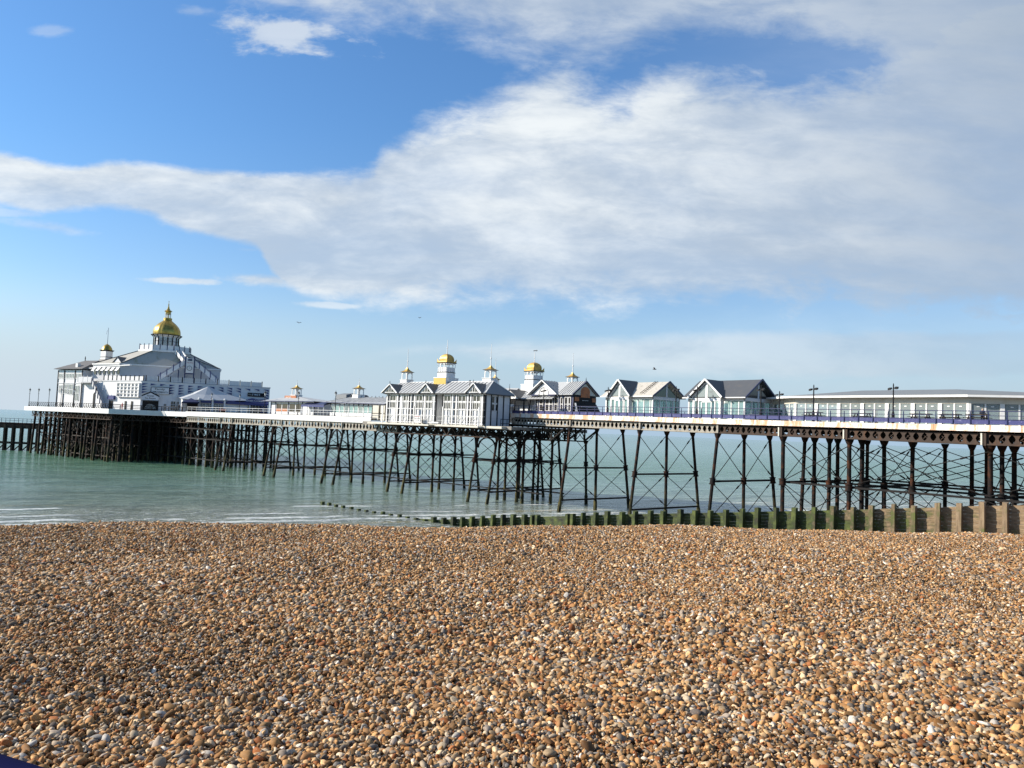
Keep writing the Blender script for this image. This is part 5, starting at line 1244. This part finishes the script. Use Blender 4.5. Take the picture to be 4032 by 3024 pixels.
for (x0,z0),(x1,z1) in zip(ps[:-1],ps[1:]):
    for k in range(13):
        o=R_.uniform(-.02,.02); g=.012; h=.26
        a0=z0-.30-k*h; a1=z1-.30-k*h
        m.hexa([(x0,o,a0-h+g),(x1,o,a1-h+g),(x1,.12,a1-h+g),(x0,.12,a0-h+g),(x0,o,a0),(x1,o,a1),(x1,.12,a1),(x0,.12,a0)])
m.build('plank_wall',M['groyne'],GR)
m=MB()
x0,z0=ps[0]; m.hexa([(x0-5,.0,-11.6),(x0,.0,-12),(x0,.12,-12),(x0-5,.12,-11.6),(x0-5,.0,-11.0),(x0,.0,z0-.3),(x0,.12,z0-.3),(x0-5,.12,-11.0)]); m.build('sunken_plank',M['groyne'],GR)
for px in (1277,1303,1330,1358,1391,1420,1450,1480,1515,1546,1581,1612,1646,1680):
    x=gx(px); y=GF.w(x,0)[1]; m=MB(); z=-10.72 if px<1640 else -10.6; w=.17
    z=max(-10.8,interp(px,[(1277,-.1035),(1391,-.1075),(1420,-.1085),(1680,-.1171)])*y)
    z=-10.70+(.12 if px%2 else 0)-(.1 if px>1380 else 0)
    m.box(x-w,x+w,-.5,-.05,-12,z); m.build('stump',M['gpost'],GR)
# ================================================================ gulls
def gull(loc,rz,label,sc=1):
    th=Thing(H,'gull',label,'bird',loc); th.o.rotation_euler=(0,0,rz); th.o.scale=(sc,)*3
    m=MB(); m.lathe((0,0,0),[(.01,-.28),(.045,-.2),(.075,-.05),(.07,.08),(.04,.17),(.035,.22),(.012,.28)],8); m.v=[(x+loc[0],z+loc[1],y+loc[2]) for x,y,z in m.v]; m.build('body',M['gull'],th,smooth=True)
    for s in (-1,1):
        m=MB(); p=[(0,.1,.02),(s*.28,.16,.22),(s*.62,.02,.16),(s*.60,-.03,.15),(s*.25,-.02,.2),(0,-.1,.02)]
        m.prism([(x+loc[0],y+loc[1],z+loc[2]) for x,y,z in p],(0,0,.015)); m.build('wing',M['gull'],th)
gull((-16.9,60,4.6+3.1),.6,'dark gull gliding above the sea, left of the cupola buildings',.36)
gull((-8.7,70,9.9),-.4,'tiny gull highest in the sky above the timber building',.32)
gull((11.1,60,5.2),1.3,'gull flying above the gap left of the slate-roofed kiosk',.6)
# ================================================================ foreground railing corner
FR=Thing(H,'promenade_rail','dark blue promenade handrail in the bottom left corner, right below the camera','railing',(-.6,.8,-1.6))
m=MB(); m.tube((-1.54,1.388,-.463),(-.08,.748,-.463),.03,.03,20); m.build('handrail',M['railblue'],FR,smooth=True)
for x,y,zt_ in ((-1.45,1.35,-.46),(-.15,.78,-.46)): m=MB(); m.tube((x,y,-1.6),(x,y,zt_),.025,.025,10); m.build('post',M['blue'],FR)
# ================================================================ beach
CRX=[(-40,6.5),(-12,9.3),(-6.96,10.7),(-3.9,11.96),(0,12.85),(3.26,13.9),(4.7,14.3),(7.6,14.5),(9.7,14.6),(40,16)]
cx_=np.array([c[0] for c in CRX]); cy_=np.array([c[1] for c in CRX])
def beach_z(X,Y):
    yc=np.interp(X,cx_,cy_)+.20*np.sin(X*.83)+.12*np.sin(X*2.1+1)
    d=Y-yc
    und=.055*np.sin(X*.9+Y*.35)*np.sin(Y*.8-X*.2)+.02*np.sin(X*2.1+1)*np.sin(Y*1.7)
    und=und*np.clip(1-(d+3)/3,0,1)*np.clip((Y-1)/3,0,1)
    s=.175; soft=.35
    return -1.6+und-s*np.where(d>8,d,soft*np.log1p(np.exp(np.clip(d/soft,-40,30))))
def make_beach():
    xs=np.concatenate([np.linspace(-90,-14,30),np.linspace(-13.6,13.6,110),np.linspace(14,110,40)]); ys=np.concatenate([np.linspace(-12,1,10),np.linspace(1.2,18,110),np.linspace(18.6,95,60)])
    X,Y=np.meshgrid(xs,ys); Z=beach_z(X,Y)-.012
    v=np.stack([X.ravel(),Y.ravel(),Z.ravel()],1); nx=len(xs); ny=len(ys)
    i,j=np.meshgrid(np.arange(nx-1),np.arange(ny-1)); a=(j*nx+i).ravel()
    f=np.stack([a,a+1,a+nx+1,a+nx],1)
    me=bpy.data.meshes.new('beach'); me.from_pydata(v.tolist(),[],f.tolist()); o=bpy.data.objects.new('beach',me); COL.objects.link(o)
    m,t,b,out=newmat('shingle_bed'); g=t.n('ShaderNodeNewGeometry').outputs['Position']
    n=t.noise(g,22,4,.7); n2=t.noise(g,1.2,3)
    c=t.ramp(n,[(.3,(.03,.02,.012)),(.5,(.10,.06,.03)),(.65,(.22,.15,.085))]); t.l(c,b.inputs['Base Color']); b.inputs['Roughness'].default_value=.9
    bp=t.n('ShaderNodeBump'); bp.inputs['Distance'].default_value=.02; t.l(n,bp.inputs['Height']); t.l(bp.outputs[0],b.inputs['Normal'])
    me.materials.append(m); tag(o,'smooth shingle beach shelving down towards the sea beyond its crest','beach',kind='structure')
make_beach()
# ---- pebbles: one object, instanced by geometry nodes from points scattered over the beach
def make_pebbles():
    rg=np.random.default_rng(5)
    P_=[]
    for (y0,y1,dens,kx) in ((2.1,5.5,5200,.80),(5.5,9,4200,.76),(9,17.5,3000,.74)):
        area=(y1-y0)*2*(kx*y1+.8); n=int(area*dens)
        Y=rg.uniform(y0,y1,n); X=rg.uniform(-1,1,n)*(kx*y1+.8); k=np.abs(X)<kx*Y+.8
        X=X[k];Y=Y[k]; k2=Y<np.interp(X,cx_,cy_)+1.6; P_.append(np.stack([X[k2],Y[k2]],1))
    P_=np.concatenate(P_); X,Y=P_[:,0],P_[:,1]; n=len(X)
    size=np.clip(rg.lognormal(math.log(.0112),.37,n),.005,.025)
    # patches of finer and coarser shingle
    pat=np.sin(X*1.3+np.sin(Y*.9)*1.5)*np.sin(Y*1.1+X*.4)
    size*=1+.14*pat+.16*np.sin(Y*1.25+X*.22+np.sin(X*.7))
    big=rg.random(n)<.002; size[big]=rg.uniform(.022,.032,big.sum())
    Z=beach_z(X,Y)+rg.uniform(-.004,.024,n)+size*.25
    me=bpy.data.meshes.new('pebbles'); me.vertices.add(n); me.vertices.foreach_set('co',np.stack([X,Y,Z],1).ravel())
    def attr(nm,ty,val,key='value'):
        a=me.attributes.new(nm,ty,'POINT'); a.data.foreach_set(key,val.ravel())
    rot=np.stack([rg.normal(0,.55,n),rg.normal(0,.55,n),rg.uniform(0,6.283,n)],1)
    asp=np.stack([rg.uniform(.95,1.55,n),rg.uniform(.75,1.05,n),rg.uniform(.48,.88,n)],1)*size[:,None]
    attr('rot','FLOAT_VECTOR',rot.astype(np.float32),'vector'); attr('scl','FLOAT_VECTOR',asp.astype(np.float32),'vector')
    # colour value clustered a little: browner at the crest and left
    tone=rg.random(n); tone[big]=rg.uniform(.0,.6,big.sum()); attr('tone','FLOAT',tone.astype(np.float32)); attr('shade','FLOAT',rg.random(n).astype(np.float32))
    attr('pick','INT',rg.integers(0,10,n).astype(np.int32))
    o=bpy.data.objects.new('pebbles',me); COL.objects.link(o); tag(o,'brown, tan and grey flint pebbles covering the whole foreground','pebbles',kind='stuff')
    m,t,b,out=newmat('flint_pebble')
    at=t.n('ShaderNodeAttribute',attribute_type='INSTANCER',attribute_name='tone'); sh=t.n('ShaderNodeAttribute',attribute_type='INSTANCER',attribute_name='shade')
    tc=t.n('ShaderNodeTexCoord').outputs['Object']
    stops=[(0,(.36,.185,.065)),(.10,(.46,.26,.105)),(.20,(.54,.35,.17)),(.30,(.26,.135,.055)),(.38,(.60,.44,.26)),(.47,(.40,.225,.095)),(.56,(.33,.26,.18)),(.62,(.62,.50,.34)),(.68,(.33,.27,.21)),(.74,(.21,.17,.13)),(.78,(.50,.29,.12)),(.86,(.11,.09,.075)),(.90,(.34,.13,.045)),(.95,(.72,.64,.52)),(.972,(.37,.34,.30))]
    c=t.ramp(at.outputs['Fac'],stops,'CONSTANT')
    ofs=t.n('ShaderNodeVectorMath',operation='ADD'); t.l(tc,ofs.inputs[0]); cb=t.n('ShaderNodeCombineXYZ'); t.l(t.m('MULTIPLY',at.outputs['Fac'],97.),cb.inputs[0]); t.l(t.m('MULTIPLY',sh.outputs['Fac'],53.),cb.inputs[1]); t.l(cb.outputs[0],ofs.inputs[1])
    n1=t.noise(ofs.outputs[0],1.4,5,.65); n2=t.noise(ofs.outputs[0],5,4,.7)
    c2=t.mix(t.m('MULTIPLY',t.ss(n1,.46,.7),.6),c,(.22,.15,.09)); c2=t.mix(t.m('MULTIPLY',t.ss(n2,.55,.75),.45),c2,(.62,.55,.44))
    br=t.m("ADD",.31,t.m('MULTIPLY',sh.outputs['Fac'],.84)); hs=t.n('ShaderNodeHueSaturation'); t.l(c2,hs.inputs['Color']); t.l(br,hs.inputs['Value']); hs.inputs['Saturation'].default_value=1.04; hs.inputs['Hue'].default_value=.4955
    t.l(hs.outputs[0],b.inputs['Base Color']); b.inputs['Roughness'].default_value=.7; b.inputs['Specular IOR Level'].default_value=.12
    me.materials.append(m)
    ng=bpy.data.node_groups.new('scatter','GeometryNodeTree'); ng.interface.new_socket('Geometry',in_out='INPUT',socket_type='NodeSocketGeometry'); ng.interface.new_socket('Geometry',in_out='OUTPUT',socket_type='NodeSocketGeometry')
    N=ng.nodes; Lk=ng.links.new
    gi=N.new('NodeGroupInput'); go=N.new('NodeGroupOutput')
    g2i=N.new('GeometryNodeGeometryToInstance')
    for k in range(10):
        ico=N.new('GeometryNodeMeshIcoSphere'); ico.inputs['Radius'].default_value=1; ico.inputs['Subdivisions'].default_value=2
        sp=N.new('GeometryNodeSetPosition'); nz=N.new('ShaderNodeTexNoise'); nz.inputs['Scale'].default_value=.55+.12*(k%3); nz.inputs['Detail'].default_value=1.3
        pos=N.new('GeometryNodeInputPosition'); ad=N.new('ShaderNodeVectorMath'); ad.operation='ADD'; ad.inputs[1].default_value=(k*7.3,k*3.1,k*5.7); Lk(pos.outputs[0],ad.inputs[0]); Lk(ad.outputs[0],nz.inputs['Vector'])
        sb=N.new('ShaderNodeVectorMath'); sb.operation='SUBTRACT'; sb.inputs[1].default_value=(.5,.5,.5); Lk(nz.outputs['Color'],sb.inputs[0])
        sc=N.new('ShaderNodeVectorMath'); sc.operation='SCALE'; sc.inputs['Scale'].default_value=1.9 if k%3==0 else 1.35; Lk(sb.outputs[0],sc.inputs[0])
        Lk(ico.outputs['Mesh'],sp.inputs['Geometry']); Lk(sc.outputs[0],sp.inputs['Offset'])
        ssm=N.new('GeometryNodeSetShadeSmooth'); Lk(sp.outputs[0],ssm.inputs['Geometry'])
        smt=N.new('GeometryNodeSetMaterial'); smt.inputs['Material'].default_value=m; Lk(ssm.outputs[0],smt.inputs['Geometry'])
        Lk(smt.outputs[0],g2i.inputs[0])
    iop=N.new('GeometryNodeInstanceOnPoints'); iop.inputs['Pick Instance'].default_value=True
    Lk(gi.outputs[0],iop.inputs['Points']); Lk(g2i.outputs[0],iop.inputs['Instance'])
    def na(nm,ty):
        q=N.new('GeometryNodeInputNamedAttribute'); q.data_type=ty; q.inputs['Name'].default_value=nm; return q.outputs['Attribute']
    Lk(na('pick','INT'),iop.inputs['Instance Index'])
    e2r=N.new('FunctionNodeEulerToRotation'); Lk(na('rot','FLOAT_VECTOR'),e2r.inputs[0]); Lk(e2r.outputs[0],iop.inputs['Rotation']); Lk(na('scl','FLOAT_VECTOR'),iop.inputs['Scale'])
    Lk(iop.outputs[0],go.inputs[0])
    md=o.modifiers.new('scatter','NODES'); md.node_group=ng
    print('pebbles',n)
make_pebbles()
# ================================================================ sea
def make_sea():
    ys=[20,60,75,90,105,120,140,160,180,210,260,340,500,900,2000,6000,20000,60000]
    me=bpy.data.meshes.new('sea'); v=[];f=[]
    for y in ys: 
        for k in range(9): v.append(((k-4)/4.*(y*1.2+160),y,-11))
    for j in range(len(ys)-1):
        for k in range(8): a=j*9+k; f.append((a,a+1,a+10,a+9))
    me.from_pydata(v,[],f); o=bpy.data.objects.new('sea',me); COL.objects.link(o)
    m,t,b,out=newmat('sea_water'); g=t.n('ShaderNodeNewGeometry').outputs['Position']
    xyz=t.n('ShaderNodeSeparateXYZ'); t.l(g,xyz.inputs[0]); X,Y=xyz.outputs[0],xyz.outputs[1]
    vd=t.m('ADD',t.m('MULTIPLY',X,-.45),t.m('MULTIPLY',Y,.893))          # metres off the shore
    al=t.m('ADD',t.m('MULTIPLY',X,.893),t.m('MULTIPLY',Y,.45))
    cb=t.n('ShaderNodeCombineXYZ'); t.l(al,cb.inputs[0]); t.l(vd,cb.inputs[1])
    w1=t.noise(t.vec(cb.outputs[0],(.35,1,1)),.9,4,.6,.6); w2=t.noise(t.vec(cb.outputs[0],(.28,1,1)),.16,3,.5,.4); w3=t.noise(cb.outputs[0],3.2,3,.6)
    big=t.noise(t.vec(cb.outputs[0],(.25,1,1)),.035,4,.6)
    hgt=t.m('ADD',t.m('ADD',t.m('MULTIPLY',w2,1.9),t.m('MULTIPLY',w1,.75)),t.m('MULTIPLY',w3,.16))
    chop=t.ss(t.m('ADD',t.m('ADD',t.m('MULTIPLY',w1,.35),t.m('MULTIPLY',w2,.25)),t.m('MULTIPLY',t.noise(t.vec(cb.outputs[0],(.22,1,1)),.42,5,.7,.5),.4)),.42,.58)
    vv=t.m('ADD',vd,t.m('MULTIPLY',t.m('SUBTRACT',big,.5),16))
    c=t.ramp(t.m('DIVIDE',vv,400.,clamp=True),[(0,(.26,.25,.20)),(.235,(.25,.25,.20)),(.275,(.19,.24,.19)),(.34,(.16,.25,.205)),(.43,(.10,.205,.125)),(.53,(.08,.195,.11)),(.72,(.105,.23,.16)),(1,(.125,.25,.185))])  # ramp also paints the pier's dark green reflection and paler reflected sky inshore
    c=t.mix(t.m('MULTIPLY',chop,t.m('MULTIPLY',t.ss(vd,900,100),.75)),t.mix(.5,c,(.02,.06,.04),'MIX'),t.mix(.25,c,(.3,.42,.36)))
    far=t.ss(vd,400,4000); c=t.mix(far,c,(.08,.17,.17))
    # sand showing through in long patches
    sp=t.ss(t.noise(t.vec(cb.outputs[0],(.10,1,1)),.30,3,.5),.57,.68); near=t.ss(vd,118,92)
    c=t.mix(t.m('MULTIPLY',t.m('MULTIPLY',sp,near),.7),c,(.27,.22,.09))
    # foam: broken lines parallel to the shore
    wob=t.m('MULTIPLY',t.m('SUBTRACT',t.noise(t.vec(cb.outputs[0],(1,.2,1)),.055,4,.6),.5),9.)
    vf=t.m('ADD',vd,wob)
    def line(p,w,a,th,sc=.09):
        d=t.m('ABSOLUTE',t.m('SUBTRACT',vf,p)); l=t.m('SUBTRACT',1.,t.ss(d,w*.3,w))
        br=t.ss(t.noise(t.vec(cb.outputs[0],(1,.05,1)),sc,2,.5),th,th+.08)
        return t.m('MULTIPLY',t.m('MULTIPLY',l,br),a)
    lace=t.ss(t.noise(t.vec(cb.outputs[0],(.5,1,1)),1.6,5,.75),.50,.62)
    foam=t.m('MAXIMUM',line(90.5,.9,1.,.42),t.m('MAXIMUM',line(94.5,.55,.95,.44),line(101.5,.8,1.,.46,.06)))
    foam=t.m('MAXIMUM',foam,line(87.5,1.0,.8,.35))
    wash=t.m('MULTIPLY',t.ss(vf,96,88),t.m('MULTIPLY',lace,.75)); wash2=t.m('MULTIPLY',t.ss(vf,106,97),t.m('MULTIPLY',lace,.35))
    foam=t.m('MAXIMUM',foam,t.m('MAXIMUM',wash,wash2))
    foam=t.m('MULTIPLY',foam,t.m('ADD',.55,t.m('MULTIPLY',lace,.45)),clamp=True)
    caps=t.m('MULTIPLY',t.ss(t.noise(t.vec(cb.outputs[0],(.12,1,1)),.5,5,.7),.70,.74),.35)
    foam=t.m('MAXIMUM',foam,t.m('MULTIPLY',caps,t.ss(vd,240,120)))
    c=t.mix(foam,c,(.80,.82,.82)); t.l(c,b.inputs['Base Color'])
    t.l(t.m('ADD',.16,t.m('MULTIPLY',foam,.6)),b.inputs['Roughness']); b.inputs['IOR'].default_value=1.33; b.inputs['Specular IOR Level'].default_value=.5
    bp=t.n('ShaderNodeBump'); t.l(t.m('ADD',hgt,t.m('MULTIPLY',foam,.2)),bp.inputs['Height']); bp.inputs['Distance'].default_value=2.2
    t.l(t.m('ADD',.16,t.m('MULTIPLY',t.ss(vd,600,110),.55)),bp.inputs['Strength']); t.l(bp.outputs[0],b.inputs['Normal'])
    me.materials.append(m); tag(o,'calm green sea with small surf lines reaching to a blue-grey horizon','sea',kind='structure')
    me=bpy.data.meshes.new('seabed'); me.from_pydata([(-300,90,-13),(400,90,-13),(400,400,-13.5),(-300,400,-13.5)],[],[(0,1,2,3)])
make_sea()
# ================================================================ camera
fpx=3028.;rr=math.radians(2.33);pp=math.radians(3.42)
cam=bpy.data.cameras.new('camera'); co=bpy.data.objects.new('camera',cam); COL.objects.link(co); SC.camera=co
cam.sensor_width=36; cam.lens=36*fpx/4032; cam.clip_start=.05; cam.clip_end=150000
fw=Vector((0,math.cos(pp),math.sin(pp))); r0=Vector((1,0,0)); u0=Vector((0,-math.sin(pp),math.cos(pp)))
right=r0*math.cos(rr)+u0*math.sin(rr); up=u0*math.cos(rr)-r0*math.sin(rr)
co.matrix_world=Matrix(((right.x,up.x,-fw.x,0),(right.y,up.y,-fw.y,0),(right.z,up.z,-fw.z,0),(0,0,0,1)))
def ray(x,y):
    a=(x-2016)/fpx;b=(1512-y)/fpx; d=fw+right*a+up*b; return d.x/d.y, d.z/d.y
# ================================================================ light
EL=math.radians(27); AZ=math.radians(182)   # sun direction, ccw from +X
sd=Vector((math.cos(EL)*math.cos(AZ),math.cos(EL)*math.sin(AZ),math.sin(EL)))
sl=bpy.data.lights.new('sun','SUN'); sl.energy=SUN_E; sl.angle=math.radians(.53); sl.color=(1,.925,.82)
so=bpy.data.objects.new('sun',sl); COL.objects.link(so); so.rotation_euler=sd.to_track_quat('Z','Y').to_euler(); so.location=(-50,0,80)
w=bpy.data.worlds.new('World'); SC.world=w; w.use_nodes=True; t=NT(w.node_tree)
out=t.n('ShaderNodeOutputWorld'); bg=t.n('ShaderNodeBackground'); bg.inputs[1].default_value=SKY_S; t.l(bg.outputs[0],out.inputs[0])
sky=t.n('ShaderNodeTexSky',sky_type='NISHITA'); sky.sun_disc=False; sky.sun_elevation=EL
sky.sun_rotation=math.pi/2-AZ; sky.air_density=1.15; sky.dust_density=.55; sky.ozone_density=1.2; sky.altitude=0
tc=t.n('ShaderNodeTexCoord').outputs['Generated']; xyz=t.n('ShaderNodeSeparateXYZ'); t.l(tc,xyz.inputs[0])
yy=t.m('ADD',t.m('ABSOLUTE',xyz.outputs[1]),.02); U_=t.m('DIVIDE',xyz.outputs[0],yy); V_=t.m('DIVIDE',xyz.outputs[2],yy)
un=t.m('MULTIPLY',t.m('ADD',U_,.9),1/1.8,clamp=True)
def curve(pts,k=1.8227):
    """sky-line curve: picture outline turned into directions (x/y, z/y)"""
    q=sorted((ray(px*k,py*k)) for px,py in pts); nd=t.n('ShaderNodeFloatCurve'); cv=nd.mapping.curves[0]
    cv.points[0].location=(0,q[0][1]); cv.points[1].location=(1,q[-1][1])
    for u_,v_ in q: cv.points.new(min(.999,max(.001,(u_+.9)/1.8)),v_)
    for p in cv.points: p.handle_type='AUTO'
    nd.mapping.use_clip=False; nd.mapping.update(); t.l(un,nd.inputs['Value']); return nd.outputs[0]
uv=t.n('ShaderNodeCombineXYZ'); t.l(U_,uv.inputs[0]); t.l(V_,uv.inputs[1]); uvo=uv.outputs[0]
nA=t.noise(t.vec(uvo,(1,1.9,1)),3.2,9,.60,.25); nB=t.noise(t.vec(uvo,(1,2.6,1),(0,0,-.12)),9,7,.62,.3); nC=t.noise(t.vec(uvo,(.6,2.6,1),(0,0,-.18),(3,1,0)),2.2,8,.6,.35)
nD=t.noise(t.vec(uvo,(1,1.8,1),(0,0,.1),(5,2,0)),26,5,.65,.2)
nz=t.m('ADD',t.m('ADD',t.m('MULTIPLY',t.m('SUBTRACT',nA,.5),1.25),t.m('MULTIPLY',t.m('SUBTRACT',nB,.5),1.1)),t.m('MULTIPLY',t.m('SUBTRACT',nD,.5),.55))
def band(sdist,width,amp,lo=-.5,hi=.5):   # signed distance (v units) -> coverage
    return t.ss(t.m('ADD',t.m('DIVIDE',sdist,width),t.m('MULTIPLY',nz,amp)),lo,hi)
topM=curve([(-60,330),(0,338),(80,352),(150,370),(270,362),(450,378),(680,386),(800,372),(835,330),(880,300),(960,265),(1050,235),(1130,185),(1200,158),(1250,185),(1330,222),(1400,178),(1480,166),(1600,182),(1700,205),(1800,190),(1880,170),(1960,110),(2060,20),(2260,-60)])
botM=curve([(-60,442),(0,447),(120,466),(250,458),(340,475),(390,500),(480,525),(560,545),(600,600),(640,632),(760,655),(900,668),(1050,650),(1250,655),(1500,662),(1750,672),(1900,690),(2212,705),(2300,705)])
dM=t.m('MINIMUM',t.m('SUBTRACT',topM,V_),t.m('SUBTRACT',V_,botM))
leftcrisp=t.m('ADD',.011,t.m('MULTIPLY',t.ss(U_,-.32,-.02),.045))
cM=band(dM,leftcrisp,1.5,-.45,.75)
botT=curve([(-60,-90),(300,-60),(480,-30),(560,5),(700,58),(760,72),(840,58),(920,75),(1000,95),(1080,110),(1150,135),(1250,140),(1330,135),(1420,115),(1500,105),(1600,100),(1720,105),(1820,130),(1900,170),(1980,240),(2260,300)])
dT=t.m('SUBTRACT',V_,botT); cT=t.m('MULTIPLY',band(dT,.07,1.3,-.4,.95),.92)
def blob(px,py,rx,ry,w,amp,a,rot=0):
    u0_,v0_=ray(px*1.8227,py*1.8227); s=1.8227/3028
    du=t.m('DIVIDE',t.m('SUBTRACT',U_,u0_),rx*s); dv=t.m('DIVIDE',t.m('SUBTRACT',t.m('SUBTRACT',V_,v0_),t.m('MULTIPLY',t.m('SUBTRACT',U_,u0_),rot)),ry*s)
    r=t.m('SQRT',t.m('ADD',t.m('MULTIPLY',du,du),t.m('MULTIPLY',dv,dv)))
    return t.m('MULTIPLY',t.ss(t.m('ADD',t.m('SUBTRACT',1,r),t.m('MULTIPLY',nz,amp)),0,w),a)
blobs=[blob(630,92,165,48,.9,2.6,.75,-.08),blob(410,614,95,9,.6,1.6,.75),blob(590,612,110,20,.8,1.5,.9,.0),blob(720,664,90,9,.7,1.6,.6),blob(600,10,190,28,1.,1.8,.55,-.25),blob(430,45,60,22,1.,2.2,.3),blob(330,4,60,12,1.,1.5,.4),blob(135,88,60,14,1.,2.2,.3),blob(140,502,100,14,1.,2.2,.42,-.1),blob(260,452,140,14,1.,2.,.6),blob(430,496,80,22,.9,1.6,.8,-.12),blob(40,470,90,10,1.,2.,.45),blob(560,548,60,8,1.,2.,.35)]
cov=t.m('MAXIMUM',cM,cT)
for q in blobs: cov=t.m('MAXIMUM',cov,q)
# pale veil low over the horizon on the right
vt=curve([(-60,840),(600,835),(840,755),(1000,742),(1300,728),(1500,712),(1800,705),(2260,700)]); vb=curve([(-60,850),(600,840),(900,770),(1100,795),(1500,826),(1900,835),(2260,840)])
dV=t.m('MINIMUM',t.m('SUBTRACT',vt,V_),t.m('SUBTRACT',V_,vb)); cV=t.m('MULTIPLY',band(dV,.02,.8,-.2,1.0),t.m('MULTIPLY',t.ss(U_,-.24,-.04),.6))
cov=t.m('MAXIMUM',cov,cV)
# thin high haze to the right
cov=t.m('MAXIMUM',cov,t.m('MULTIPLY',t.ss(U_,.0,.75),.42))
cov=t.m('MULTIPLY',t.m('MULTIPLY',cov,t.ss(V_,.0,.06)),t.ss(xyz.outputs[1],-.1,.2)); 
thin=t.ss(nC,.30,.62); right_=t.ss(U_,.05,.72)
cov=t.m('MULTIPLY',cov,t.m('ADD',.74,t.m('MULTIPLY',thin,.25)),clamp=True)
bright=t.ss(t.m('ADD',t.m('ADD',t.m('MULTIPLY',nC,.5),t.m('MULTIPLY',nA,.4)),t.m('MULTIPLY',nB,.34)),.50,.72)
cc=t.mix(bright,CL_D,CL_W); cc=t.mix(t.m('MULTIPLY',right_,.88),cc,CL_R)
up_=t.m('MULTIPLY',t.ss(V_,.36,.6),.35); cc=t.mix(up_,cc,CL_R)
# horizon whitening at far left
hz=t.m('MULTIPLY',t.m('SUBTRACT',1.,t.ss(V_,.0,.20)),t.m('SUBTRACT',1.,t.ss(U_,-.75,.35)))
tint=t.mix(t.ss(V_,.05,.42),SKY_LO,SKY_HI)
skyc=t.mix(1.,sky.outputs[0],tint,'MULTIPLY')
hzr=t.m('SUBTRACT',1.,t.ss(V_,.0,.16))
skyc=t.mix(t.m('MULTIPLY',hzr,.9),skyc,HZR)
skyc=t.mix(t.m('MULTIPLY',hz,.75),skyc,HZC)
t.l(t.mix(cov,skyc,cc),bg.inputs[0])
SC.view_settings.view_transform='Standard'; SC.view_settings.look='None'; SC.view_settings.exposure=EXPO; SC.view_settings.gamma=1
SC.cycles.max_bounces=6; SC.cycles.transparent_max_bounces=12; SC.cycles.sample_clamp_indirect=6
